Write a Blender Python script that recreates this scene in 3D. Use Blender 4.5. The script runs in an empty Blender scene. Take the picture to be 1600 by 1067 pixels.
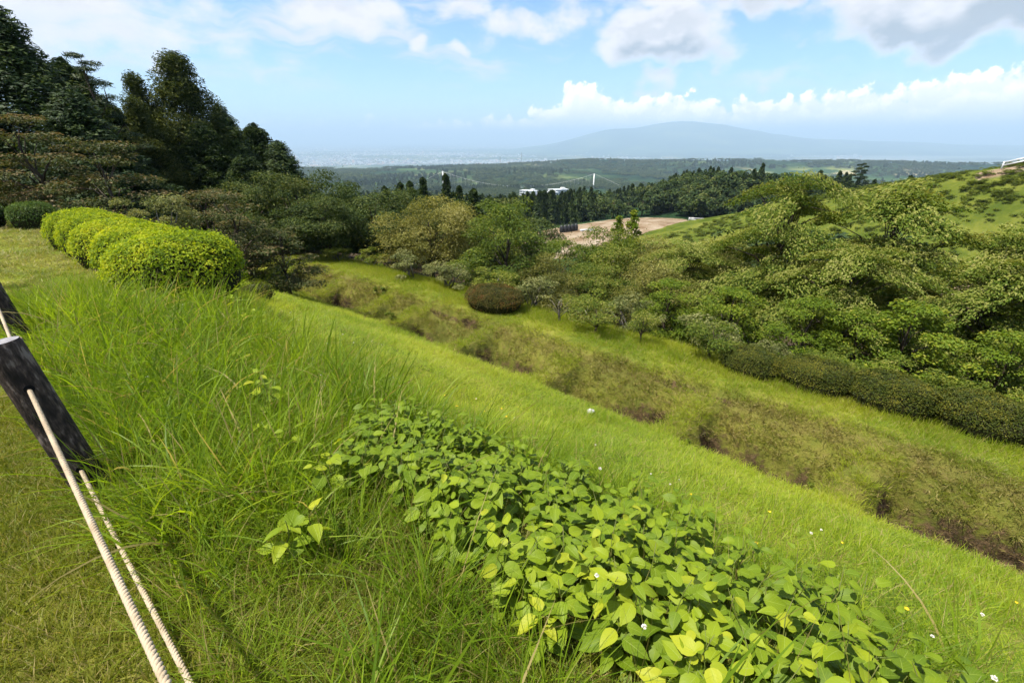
import bpy, math, random
import numpy as np
from mathutils import Vector, Matrix

# ------------------------------------------------------------------ camera, sky, sun, exposure
SC = bpy.context.scene
COL = SC.collection
R = math.radians
CAM_H = 1.65
PITCH = 24.0
cam_d = bpy.data.cameras.new('camera')
cam_d.lens = 16.0
cam_d.sensor_width = 36.0
cam_d.clip_start = 0.05
cam_d.clip_end = 120000
cam = bpy.data.objects.new('camera', cam_d)
cam.location = (0, 0, CAM_H)
cam.rotation_euler = (R(90 - PITCH), 0, 0)
COL.objects.link(cam)
SC.camera = cam

SUN_EL, SUN_AZ = 65.0, -108.0          # azimuth measured from +Y towards +X
SUN_VEC = Vector((math.sin(R(SUN_AZ)) * math.cos(R(SUN_EL)), math.cos(R(SUN_AZ)) * math.cos(R(SUN_EL)), math.sin(R(SUN_EL))))
sun_d = bpy.data.lights.new('sun', 'SUN')
sun_d.energy = 4.5
sun_d.angle = R(0.6)
sun_d.color = (1.0, 0.945, 0.83)
sun = bpy.data.objects.new('sun', sun_d)
sun.rotation_euler = (-SUN_VEC).to_track_quat('-Z', 'Y').to_euler()
sun.location = (-30, -20, 60)
COL.objects.link(sun)

SC.view_settings.view_transform = 'Standard'
SC.view_settings.look = 'None'
SC.view_settings.exposure = 1.10
SC.view_settings.gamma = 1.0
SC.view_settings.use_curve_mapping = False
SC.cycles.max_bounces = 5
SC.cycles.diffuse_bounces = 2
SC.cycles.glossy_bounces = 2
SC.cycles.transmission_bounces = 2
SC.cycles.volume_bounces = 0
SC.cycles.use_denoising = True
SC.cycles.use_adaptive_sampling = True
SC.cycles.adaptive_threshold = 0.02
SC.cycles.use_light_tree = False
SC.cycles.caustics_reflective = False
SC.cycles.caustics_refractive = False


class NT:
    """small helper to write node trees"""
    def __init__(self, tree):
        self.t = tree
        self.n = tree.nodes
        self.l = tree.links

    def new(self, typ, **kw):
        nd = self.n.new(typ)
        for k, v in kw.items():
            setattr(nd, k, v)
        return nd

    def put(self, sock, v):
        if isinstance(v, (int, float)):
            try:
                sock.default_value = v
            except TypeError:
                sock.default_value = (v,) * len(sock.default_value)
        elif isinstance(v, (tuple, list)):
            if len(v) == 3 and len(sock.default_value) == 4:
                v = tuple(v) + (1.0,)
            sock.default_value = v
        else:
            self.l.new(v, sock)

    def math(self, op, a, b=None, c=None, clamp=False):
        nd = self.new('ShaderNodeMath', operation=op, use_clamp=clamp)
        for i, v in enumerate((a, b, c)):
            if v is not None:
                self.put(nd.inputs[i], v)
        return nd.outputs[0]

    def vmath(self, op, a, b=None):
        nd = self.new('ShaderNodeVectorMath', operation=op)
        self.put(nd.inputs[0], a)
        if b is not None:
            if op == 'SCALE':
                self.put(nd.inputs['Scale'], b)
            else:
                self.put(nd.inputs[1], b)
        return nd.outputs['Value'] if op in ('LENGTH', 'DOT_PRODUCT') else nd.outputs[0]

    def smooth(self, v, lo, hi, to0=0.0, to1=1.0):
        nd = self.new('ShaderNodeMapRange', interpolation_type='SMOOTHSTEP')
        for k, x in (('Value', v), ('From Min', lo), ('From Max', hi), ('To Min', to0), ('To Max', to1)):
            self.put(nd.inputs[k], x)
        return nd.outputs[0]

    def lin(self, v, lo, hi, to0=0.0, to1=1.0):
        nd = self.new('ShaderNodeMapRange')
        for k, x in (('Value', v), ('From Min', lo), ('From Max', hi), ('To Min', to0), ('To Max', to1)):
            self.put(nd.inputs[k], x)
        return nd.outputs[0]

    def noise(self, vec, scale, detail=4, rough=0.55, out=0):
        nd = self.new('ShaderNodeTexNoise')
        if vec is not None:
            self.l.new(vec, nd.inputs['Vector'])
        nd.inputs['Scale'].default_value = scale
        nd.inputs['Detail'].default_value = detail
        nd.inputs['Roughness'].default_value = rough
        return nd.outputs[out]

    def mix(self, f, a, b):
        nd = self.new('ShaderNodeMix', data_type='RGBA')
        self.put(nd.inputs[0], f)
        self.put(nd.inputs[6], a)
        self.put(nd.inputs[7], b)
        return nd.outputs[2]

    def xyz(self, x, y, z):
        nd = self.new('ShaderNodeCombineXYZ')
        for i, v in enumerate((x, y, z)):
            self.put(nd.inputs[i], v)
        return nd.outputs[0]

    def sep(self, v):
        nd = self.new('ShaderNodeSeparateXYZ')
        self.l.new(v, nd.inputs[0])
        return nd.outputs

    def ramp(self, f, stops, interp='LINEAR'):
        nd = self.new('ShaderNodeValToRGB')
        cr = nd.color_ramp
        cr.interpolation = interp
        while len(cr.elements) < len(stops):
            cr.elements.new(0.5)
        for e, (p, c) in zip(cr.elements, stops):
            e.position = p
            e.color = (tuple(c) + (1.0,)) if len(c) == 3 else c
        self.put(nd.inputs[0], f)
        return nd.outputs[0]


# ------------------------------------------------------------------ world: clear summer sky with cumulus (direction based)
def make_world():
    w = bpy.data.worlds.new('World')
    SC.world = w
    w.use_nodes = True
    w.node_tree.nodes.clear()
    w.cycles.sampling_method = 'MANUAL'
    w.cycles.sample_map_resolution = 256
    t = NT(w.node_tree)
    out = t.new('ShaderNodeOutputWorld')
    bg = t.new('ShaderNodeBackground')
    bg.inputs['Strength'].default_value = 0.1
    sky = t.new('ShaderNodeTexSky', sky_type='NISHITA')
    sky.sun_disc = False
    sky.sun_elevation = R(SUN_EL)
    sky.sun_rotation = R(SUN_AZ)
    sky.altitude = 600
    sky.air_density = 1.0
    sky.dust_density = 1.0
    sky.ozone_density = 1.0
    tc = t.new('ShaderNodeTexCoord')
    x, y, z = t.sep(t.vmath('NORMALIZE', tc.outputs['Generated']))
    az0 = t.math('ARCTAN2', x, y)
    el0 = t.math('ARCSINE', z)
    P = t.xyz(az0, el0, 0.0)

    def n2(vec, scale, detail, rough=0.55, outp=0):
        o = t.noise(vec, scale, detail, rough, outp)
        o.node.noise_dimensions = '2D'
        return o
    skyc = t.vmath('MULTIPLY', sky.outputs[0], SKY_GAIN)
    # puffy warp shared by all clouds
    wv = t.vmath('SCALE', t.vmath('SUBTRACT', n2(P, 9.0, 2, 0.6, 1), (0.5, 0.5, 0.5)), 0.10)
    az, el, _ = t.sep(t.vmath('ADD', P, wv))
    # cumulus: placed clouds, and the same sort of cloud from noise over the rest of the sky
    total = None
    for a, e, wa, we, k in CLOUDS:
        dx = t.math('DIVIDE', t.math('SUBTRACT', az, a), wa)
        dy = t.math('DIVIDE', t.math('SUBTRACT', el, e), we)
        d = t.math('ADD', t.math('MULTIPLY', dx, dx), t.math('MULTIPLY', dy, dy))
        f = t.math('MAXIMUM', t.math('MULTIPLY', t.math('SUBTRACT', 1.0, d), k), -1.2)
        total = f if total is None else t.math('MAXIMUM', total, f)
    rest = t.math('MULTIPLY', t.math('SUBTRACT', n2(P, 2.6, 1), 0.55), 5.0)
    rest = t.math('SUBTRACT', rest, t.smooth(el0, 0.27, 0.40, 1.5, 0.0))
    total = t.math('MAXIMUM', total, rest)
    Ps = t.vmath('MULTIPLY', P, (1.0, 1.7, 1.0))
    fb = n2(Ps, 13.0, 5, 0.58)
    fb2 = n2(t.vmath('ADD', Ps, (-0.02, 0.045, 0.0)), 13.0, 3, 0.58)
    dens = t.math('ADD', total, t.math('MULTIPLY', t.math('SUBTRACT', fb, 0.5), 3.0))
    # thin streaks of high cloud
    cn = n2(t.vmath('MULTIPLY', t.vmath('ADD', P, t.vmath('SCALE', wv, 0.6)), (1.0, 6.5, 1.0)), 3.2, 4, 0.62)
    left = t.smooth(az0, -0.05, -0.7, 0.0, 0.21)
    cir = t.smooth(t.math('ADD', cn, left), 0.50, 0.80, 0.0, 0.85)
    cir = t.math('MULTIPLY', cir, t.smooth(el0, 0.05, 0.14))
    c = t.mix(cir, skyc, CLOUD_THIN)
    a1 = t.smooth(dens, -0.35, 1.15)
    lit = t.smooth(t.math('SUBTRACT', fb, fb2), -0.16, 0.16)
    thick = t.smooth(dens, 0.25, 1.7)
    under = None
    for a, e, wa, we, k in GREYS:
        dx = t.math('DIVIDE', t.math('SUBTRACT', az, a), wa)
        dy = t.math('DIVIDE', t.math('SUBTRACT', el, e), we)
        d = t.math('ADD', t.math('MULTIPLY', dx, dx), t.math('MULTIPLY', dy, dy))
        f = t.smooth(d, 1.3, 0.1, 0.0, k)
        under = f if under is None else t.math('MAXIMUM', under, f)
    shade = t.math('MULTIPLY', thick, t.math('ADD', t.math('MULTIPLY', t.math('SUBTRACT', 1.0, lit), 0.45), under), clamp=True)
    cc = t.mix(shade, CLOUD_WHITE, CLOUD_GREY)
    c = t.mix(t.math('MULTIPLY', a1, 0.95), c, cc)
    # bank of cumulus above the mountain: a ragged top line
    fc = t.new('ShaderNodeFloatCurve')
    cur = fc.mapping.curves[0]
    cur.points[0].location = (0.0, BANK_TOP[0][1])
    cur.points[1].location = (1.0, BANK_TOP[-1][1])
    for px, py in BANK_TOP[1:-1]:
        cur.points.new(px, py)
    fc.mapping.update()
    t.put(fc.inputs['Value'], t.lin(az, -1.2, 1.2, 0.0, 1.0))
    pn = n2(P, 34.0, 4, 0.6)
    pn2 = n2(t.vmath('ADD', P, (-0.012, 0.012, 0.0)), 34.0, 3, 0.6)
    top = t.math('ADD', t.math('MULTIPLY', fc.outputs[0], 0.215), t.math('MULTIPLY', t.math('SUBTRACT', pn, 0.5), 0.075))
    bd = t.math('SUBTRACT', top, el0)
    a2 = t.math('MULTIPLY', t.smooth(bd, 0.0, 0.010), t.smooth(az0, -0.35, 0.05, 0.25, 0.95))
    lit2 = t.smooth(t.math('SUBTRACT', pn, pn2), -0.10, 0.16)
    bc = t.mix(lit2, BANK_SHADE, BANK_LIT)
    bc = t.mix(t.smooth(bd, 0.02, 0.07), bc, BANK_SHADE)
    c = t.mix(a2, c, bc)
    t.l.new(c, bg.inputs['Color'])
    t.l.new(bg.outputs[0], out.inputs['Surface'])


CLOUD_WHITE = (5.0, 4.85, 4.93)
CLOUD_GREY = (2.4, 2.7, 3.05)
CLOUD_THIN = (4.55, 4.5, 4.8)
BANK_LIT = (9.4, 8.3, 7.6)
BANK_SHADE = (6.9, 6.5, 6.6)
SKY_GAIN = (0.67, 0.85, 1.05)
GREYS = [(0.315, 0.122, 0.13, 0.035, 1.0), (0.74, 0.125, 0.30, 0.050, 1.0), (0.45, 0.215, 0.12, 0.025, 0.5)]   # undersides of the thick clouds
CLOUDS = [
    (0.288, 0.165, 0.125, 0.060, 1.9),
    (0.215, 0.135, 0.07, 0.035, 1.2),
    (0.272, 0.093, 0.042, 0.020, 1.0),
    (0.42, 0.235, 0.24, 0.040, 1.5),
    (0.70, 0.170, 0.21, 0.060, 2.0),
    (0.84, 0.150, 0.20, 0.050, 1.8),
    (0.47, 0.105, 0.05, 0.016, 0.5),
    (-0.08, 0.215, 0.05, 0.028, 1.0),
    (0.02, 0.185, 0.075, 0.030, 0.9),
    (0.10, 0.205, 0.07, 0.05, 0.8),
    (-0.16, 0.15, 0.022, 0.016, 0.8),
    (-0.11, 0.142, 0.016, 0.012, 0.6),
    (-0.29, 0.200, 0.12, 0.045, 1.3),
    (-0.50, 0.240, 0.16, 0.035, 1.2),
    (-0.75, 0.19, 0.24, 0.050, 1.1),
    (-0.62, 0.13, 0.20, 0.030, 0.5),
]
BANK_TOP = [(0.0, 0.1), (0.30, 0.12), (0.40, 0.14), (0.47, 0.16), (0.50, 0.20), (0.528, 0.26), (0.545, 0.38), (0.556, 0.50), (0.58, 0.36), (0.61, 0.34),
            (0.635, 0.36), (0.66, 0.29), (0.69, 0.30), (0.73, 0.34), (0.77, 0.33), (0.80, 0.42), (0.85, 0.45), (0.9, 0.40), (1.0, 0.38)]
make_world()

# ------------------------------------------------------------------ general mesh helpers
def link(o, parent=None):
    COL.objects.link(o)
    if parent is not None:
        o.parent = parent
    return o


def tag(o, label=None, cat=None, group=None, kind=None):
    if label:
        o['label'] = label
    if cat:
        o['category'] = cat
    if group:
        o['group'] = group
    if kind:
        o['kind'] = kind
    return o


def empty(name, loc=(0, 0, 0), rz=0.0, sc=(1, 1, 1)):
    o = bpy.data.objects.new(name, None)
    o.empty_display_size = 0.2
    o.location = loc
    o.rotation_euler = (0, 0, rz)
    o.scale = sc if hasattr(sc, '__len__') else (sc, sc, sc)
    return link(o)


def np_mesh(name, V, F, mat=None, smooth=False, fattr=None, vattr=None):
    V = np.asarray(V, dtype=np.float32)
    me = bpy.data.meshes.new(name)
    if not isinstance(F, list):
        F = [F]
    F = [np.asarray(f, dtype=np.int32) for f in F if len(f)]
    me.vertices.add(len(V))
    me.vertices.foreach_set('co', V.ravel())
    nl = sum(f.size for f in F)
    npoly = sum(len(f) for f in F)
    me.loops.add(nl)
    me.loops.foreach_set('vertex_index', np.concatenate([f.ravel() for f in F]))
    me.polygons.add(npoly)
    starts, off = [], 0
    for f in F:
        starts.append(off + np.arange(len(f), dtype=np.int32) * f.shape[1])
        off += f.size
    me.polygons.foreach_set('loop_start', np.concatenate(starts).astype(np.int32))
    me.polygons.foreach_set('use_smooth', np.full(npoly, smooth, dtype=bool))
    for k, v in (fattr or {}).items():
        a = me.attributes.new(k, 'FLOAT', 'FACE')
        a.data.foreach_set('value', np.asarray(v, dtype=np.float32))
    for k, v in (vattr or {}).items():
        a = me.attributes.new(k, 'FLOAT', 'POINT')
        a.data.foreach_set('value', np.asarray(v, dtype=np.float32))
    me.update(calc_edges=True)
    if mat is not None:
        me.materials.append(mat)
    return me


def obj(name, me, parent=None, loc=None, rot=None, sc=None):
    o = bpy.data.objects.new(name, me)
    if loc is not None:
        o.location = loc
    if rot is not None:
        o.rotation_euler = rot
    if sc is not None:
        o.scale = sc if hasattr(sc, '__len__') else (sc, sc, sc)
    return link(o, parent)


def tube(path, radii, n=7, caps=True):
    """tapered tube along a polyline -> V, F(quads), T(tris)"""
    path = np.asarray(path, float)
    radii = np.asarray(radii, float) * np.ones(len(path))
    tang = np.gradient(path, axis=0)
    tang /= np.linalg.norm(tang, axis=1)[:, None] + 1e-9
    ref = np.array([0.0, 0.0, 1.0]) if abs(tang[0][2]) < 0.9 else np.array([1.0, 0.0, 0.0])
    u = np.cross(tang[0], ref)
    u /= np.linalg.norm(u)
    V = []
    ang = np.linspace(0, 2 * np.pi, n, endpoint=False)
    for i in range(len(path)):
        u = u - tang[i] * np.dot(u, tang[i])
        u /= np.linalg.norm(u) + 1e-9
        b = np.cross(tang[i], u)
        V.append(path[i] + radii[i] * (np.cos(ang)[:, None] * u + np.sin(ang)[:, None] * b))
    V = np.concatenate(V)
    F = []
    for i in range(len(path) - 1):
        a = i * n
        for j in range(n):
            k = (j + 1) % n
            F.append((a + j, a + k, a + n + k, a + n + j))
    F = np.array(F, int)
    T = np.zeros((0, 3), int)
    if caps:
        m = len(V)
        V = np.vstack([V, path[:1], path[-1:]])
        a = (len(path) - 1) * n
        T = np.array([(m, (j + 1) % n, j) for j in range(n)] + [(m + 1, a + j, a + (j + 1) % n) for j in range(n)])
    return V, F, T


class Acc:
    """collects quads and tris of one mesh"""
    def __init__(self):
        self.V, self.Q, self.T, self.n = [], [], [], 0
        self.tq, self.tt = [], []

    def add(self, V, Q=None, T=None, tint=0.5):
        if Q is not None and len(Q):
            self.Q.append(np.asarray(Q, int) + self.n)
            self.tq.append(np.ones(len(Q)) * tint)
        if T is not None and len(T):
            self.T.append(np.asarray(T, int) + self.n)
            self.tt.append(np.ones(len(T)) * tint)
        self.V.append(np.asarray(V, float))
        self.n += len(V)

    def box(self, c, size, rz=0.0, tint=0.5):
        x, y, z = np.asarray(size, float) / 2
        P = np.array([(sx * x, sy * y, sz * z) for sz in (-1, 1) for sx, sy in ((-1, -1), (1, -1), (1, 1), (-1, 1))])
        ca, sa = math.cos(rz), math.sin(rz)
        P[:, :2] = P[:, :2] @ np.array([[ca, sa], [-sa, ca]])
        self.add(P + np.asarray(c, float), [(0, 3, 2, 1), (4, 5, 6, 7), (0, 1, 5, 4), (1, 2, 6, 5), (2, 3, 7, 6), (3, 0, 4, 7)], tint=tint)

    def mesh(self, name, mat, smooth=False):
        fs, ts = [], []
        if self.Q:
            fs.append(np.concatenate(self.Q)); ts.append(np.concatenate(self.tq))
        if self.T:
            fs.append(np.concatenate(self.T)); ts.append(np.concatenate(self.tt))
        return np_mesh(name, np.concatenate(self.V), fs, mat, smooth, {'tint': np.concatenate(ts)})


# ------------------------------------------------------------------ noise
def _h(ix, iy, seed):
    n = (ix.astype(np.int64) * 374761393 + iy.astype(np.int64) * 668265263 + seed * 1442695041) & 0x7fffffff
    n = ((n ^ (n >> 13)) * 1274126177) & 0x7fffffff
    return ((n ^ (n >> 16)) & 0xffffff) / float(0xffffff)


def vnoise(x, y, seed=0):
    x = np.asarray(x, float); y = np.asarray(y, float)
    ix, iy = np.floor(x), np.floor(y)
    fx, fy = x - ix, y - iy
    fx = fx * fx * (3 - 2 * fx); fy = fy * fy * (3 - 2 * fy)
    a, b = _h(ix, iy, seed), _h(ix + 1, iy, seed)
    c, d = _h(ix, iy + 1, seed), _h(ix + 1, iy + 1, seed)
    return (a * (1 - fx) + b * fx) * (1 - fy) + (c * (1 - fx) + d * fx) * fy


def fbm(x, y, seed=0, oct=4, gain=0.5):
    s, a, t = 0.0, 1.0, 0.0
    for i in range(oct):
        s = s + a * vnoise(x * 2 ** i + i * 17.3, y * 2 ** i - i * 9.1, seed + i)
        t += a
        a *= gain
    return s / t


def sstep(a, b, x):
    t = np.clip((np.asarray(x, float) - a) / (b - a), 0, 1)
    return t * t * (3 - 2 * t)


# ------------------------------------------------------------------ terrain: s runs along the bank (away, leftwards), p across it (downhill)
DX, DY = -0.777, 0.630
PX, PY = 0.630, 0.777


def sp(x, y):
    return x * DX + y * DY, x * PX + y * PY


def xy(s, p):
    return s * DX + p * PX, s * DY + p * PY


PROF_P = np.array([-60, -8, 0, 0.8, 1.4, 2.0, 2.8, 4.0, 6.0, 7.3, 7.75, 8.0, 8.4, 9.0, 9.3, 10.15, 10.6, 12.2, 14.0, 20.0, 30.0, 60.0, 100.0, 4000])
PROF_Z = np.array([0.0, 0, 0, -.05, -.18, -.45, -.93, -1.62, -2.78, -3.50, -3.78, -3.95, -4.08, -4.12, -4.02, -3.66, -3.60, -3.88, -4.60, -6.60, -9.6, -15.6, -22.0, -60])
FAR_R = np.array([0, 40, 90, 140, 200, 400, 800, 1500, 2500, 3300, 5000, 7500, 9500, 200000])
FAR_Z = np.array([-8, -14, -21.5, -23, -30, -58, -108, -124, -135, -190, -285, -385, -400, -400])
RIDGES = [-4.2, -0.75, 2.45, 6.1, 9.1, 12.3, 14.3, 17.4, 20.5]


def seg_dist(x, y, pts):
    d = np.full(np.shape(x), 1e9)
    along = np.zeros(np.shape(x))
    for i, ((x0, y0), (x1, y1)) in enumerate(zip(pts[:-1], pts[1:])):
        vx, vy = x1 - x0, y1 - y0
        t = np.clip(((x - x0) * vx + (y - y0) * vy) / (vx * vx + vy * vy), 0, 1)
        dd = np.hypot(x - x0 - t * vx, y - y0 - t * vy)
        m = dd < d
        along = np.where(m, i + t, along)
        d = np.where(m, dd, d)
    return d, along


def pit_mask(s, p):
    """1 inside the pits of the moat, 0 on the cross ridges and outside"""
    ss = s + 0.25 * (p - 8.8) + 0.35 * (vnoise(s * 0.9, p * 0.9, 5) - 0.5)
    m = np.ones(np.shape(s))
    for r in RIDGES:
        dd = ss - r
        m = m * np.where(dd < 0, sstep(0.20, 0.50, -dd), sstep(0.22, 0.80, dd))
    return m * sstep(-7, -5, s) * (1 - sstep(20.0, 21.5, s))


def H(x, y):
    x = np.asarray(x, float); y = np.asarray(y, float)
    s, p = sp(x, y)
    pw = p + 0.5 * (fbm(s * 0.16, p * 0.1, 3, 3) - 0.5) * sstep(2.0, 6.0, p) * (1 - sstep(30, 50, p))
    pw = pw - 0.45 * sstep(4.0, 8.0, s) * (1 - sstep(3.5, 8.0, p)) * sstep(0.0, 1.0, p)
    acc = 0.0
    for o in (-0.12, 0.0, 0.12):
        acc = acc + np.interp(pw + o, PROF_P, PROF_Z)
    z = acc / 3
    # bailey edge falls a little with s
    z = z - 0.26 * sstep(0.0, 5.0, s) * (1 - sstep(4, 9, p))
    # the bailey end on the left: conifers stand on ground that falls away
    z = z - 0.06 * np.clip(s - 20, 0, 40) * (1 - sstep(10, 30, p))
    # moat pits
    pm = pit_mask(s, p)
    edge = 8.92 + 0.26 * (fbm(s * 0.8, p * 0 + 3.1, 8, 3) - 0.5)
    prof = sstep(7.85, 8.3, p) * (1 - sstep(edge, edge + 1.25, p))
    z = z - 0.82 * pm * prof
    # eroded cut with an overhanging crust in the far wall
    c1 = edge + 0.52 + 0.16 * (vnoise(s * 2.3, s * 0 + 1.0, 9) - 0.5)
    cutm = sstep(0.40, 0.52, fbm(s * 0.42 + 7, s * 0 + 2, 12, 2)) * pm
    z = z - 0.42 * cutm * sstep(c1 - 0.30, c1 - 0.06, p) * (1 - sstep(c1 - 0.02, c1 + 0.05, p))
    c2 = 10.08 + 0.16 * (vnoise(s * 1.7, s * 0 + 4.0, 19) - 0.5)
    cut2 = sstep(0.48, 0.6, fbm(s * 0.35 + 31, s * 0 + 2, 13, 2))
    z = z - 0.20 * cut2 * sstep(c2 - 0.28, c2 - 0.06, p) * (1 - sstep(c2 - 0.02, c2 + 0.05, p)) * sstep(-7, -5, s) * (1 - sstep(20.0, 22, s))
    wall = sstep(8.2, 8.7, p) * (1 - sstep(10.1, 10.5, p))
    z = z + wall * (0.20 * (fbm(s * 1.7, p * 2.6, 21, 4) - 0.5) + 0.10 * (fbm(s * 6, p * 7, 22, 2) - 0.5))
    z = z + 0.05 * (fbm(s * 0.9, p * 0.9, 33, 3) - 0.5) * sstep(0.5, 2.5, p)
    # further out: the valley
    r = np.hypot(x, y)
    zr = np.interp(r, FAR_R, FAR_Z)
    zr = zr + (fbm(x / 900.0, y / 900.0, 41, 4) - 0.5) * 40 * sstep(300, 1200, r) * (1 - sstep(4500, 7500, r))
    zr = zr + (fbm(x / 160.0, y / 160.0, 51, 3) - 0.5) * 9 * sstep(120, 300, r) * (1 - sstep(3500, 6000, r))
    w = sstep(38, 95, r)
    z = z * (1 - w) + zr * w
    # levelled building site
    sd, _ = seg_dist(x, y, [(10, 112), (22, 122), (36, 130)])
    k = 1 - sstep(14, 28, sd)
    z = z * (1 - k) + (-22.3) * k
    # wooded knoll behind the site
    z = z + 14 * np.exp(-(((x - 88) / 38) ** 2 + ((y - 205) / 36) ** 2))
    z = z + 4 * np.exp(-(((x - 40) / 30) ** 2 + ((y - 172) / 18) ** 2))
    d, a = seg_dist(x, y, [(74, 156), (100, 150), (132, 140)])
    z = z + 9.0 * np.exp(-(d / 20.0) ** 2)
    # green hillside on the right
    d, a = seg_dist(x, y, [(40, 118), (54, 105), (66, 86), (75, 70), (90, 40), (100, 0)])
    hgt = np.interp(a, [0, 1, 2, 3, 4, 5], [4, 9.5, 16.0, 20.5, 22.0, 12])
    z = z + hgt * np.exp(-(d / 21.0) ** 2)
    # long ridges across the valley
    d, a = seg_dist(x, y, [(-200, 3300), (500, 2600), (1300, 2500), (2600, 2150), (4200, 1700)])
    hgt = np.interp(a, [0, 1, 2, 3, 4], [5, 38, 58, 66, 80])
    z = z + hgt * np.exp(-(d / 330.0) ** 2) * (0.85 + 0.3 * fbm(x / 350.0, y / 350.0, 71, 3))
    d, a = seg_dist(x, y, [(-500, 760), (-260, 620), (-120, 560)])
    z = z + 16 * np.exp(-(d / 110.0) ** 2)
    return z


def Hs(x, y):
    return float(H(np.array([x]), np.array([y]))[0])


def on_ground(x, y, dz=0.0):
    return (x, y, Hs(x, y) + dz)

# ------------------------------------------------------------------ materials
def new_mat(name):
    m = bpy.data.materials.new(name)
    m.use_nodes = True
    m.node_tree.nodes.clear()
    return m, NT(m.node_tree)


def attr(t, name, out='Fac'):
    nd = t.new('ShaderNodeAttribute')
    nd.attribute_name = name
    return nd.outputs[out]


def leaf_mat(name, stops, trans=0.35, rough=0.55, spec=0.15, tcol=1.5, vary=0.25, patch=0.0):
    """foliage: colour of each leaf from its own 'tint' value, varied per object; some light passes through"""
    m, t = new_mat(name)
    out = t.new('ShaderNodeOutputMaterial')
    oi = t.new('ShaderNodeObjectInfo')
    f = attr(t, 'tint')
    f = t.math('ADD', f, t.math('MULTIPLY', t.math('SUBTRACT', oi.outputs['Random'], 0.5), vary), clamp=True)
    if patch:
        g = t.new('ShaderNodeNewGeometry')
        pn = t.noise(g.outputs['Position'], patch, 3, 0.5)
        f = t.math('ADD', f, t.math('MULTIPLY', t.math('SUBTRACT', pn, 0.5), 1.1), clamp=True)
    col = t.ramp(f, stops)
    b = t.new('ShaderNodeBsdfPrincipled')
    t.put(b.inputs['Base Color'], col)
    b.inputs['Roughness'].default_value = rough
    b.inputs['Specular IOR Level'].default_value = spec
    tr = t.new('ShaderNodeBsdfTranslucent')
    t.put(tr.inputs['Color'], t.vmath('MULTIPLY', col, (1.15 * tcol, 1.05 * tcol, 0.55 * tcol)))
    mx = t.new('ShaderNodeMixShader')
    mx.inputs[0].default_value = trans
    t.l.new(b.outputs[0], mx.inputs[1])
    t.l.new(tr.outputs[0], mx.inputs[2])
    t.l.new(mx.outputs[0], out.inputs['Surface'])
    return m


def plain_mat(name, stops, scale=6.0, rough=0.8, spec=0.2, bump=0.0, stretch=(1, 1, 1), coords='Object', metal=0.0, bscale=None):
    m, t = new_mat(name)
    out = t.new('ShaderNodeOutputMaterial')
    tc = t.new('ShaderNodeTexCoord')
    v = t.vmath('MULTIPLY', tc.outputs[coords], stretch)
    n = t.noise(v, scale, 5, 0.6)
    col = t.ramp(t.smooth(n, 0.3, 0.7), stops)
    b = t.new('ShaderNodeBsdfPrincipled')
    t.put(b.inputs['Base Color'], col)
    b.inputs['Roughness'].default_value = rough
    b.inputs['Specular IOR Level'].default_value = spec
    b.inputs['Metallic'].default_value = metal
    if bump:
        bp = t.new('ShaderNodeBump')
        bp.inputs['Strength'].default_value = bump
        bp.inputs['Distance'].default_value = 0.01
        t.put(bp.inputs['Height'], t.noise(v, bscale or scale * 3, 4, 0.6))
        t.l.new(bp.outputs[0], b.inputs['Normal'])
    t.l.new(b.outputs[0], out.inputs['Surface'])
    return m


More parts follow.
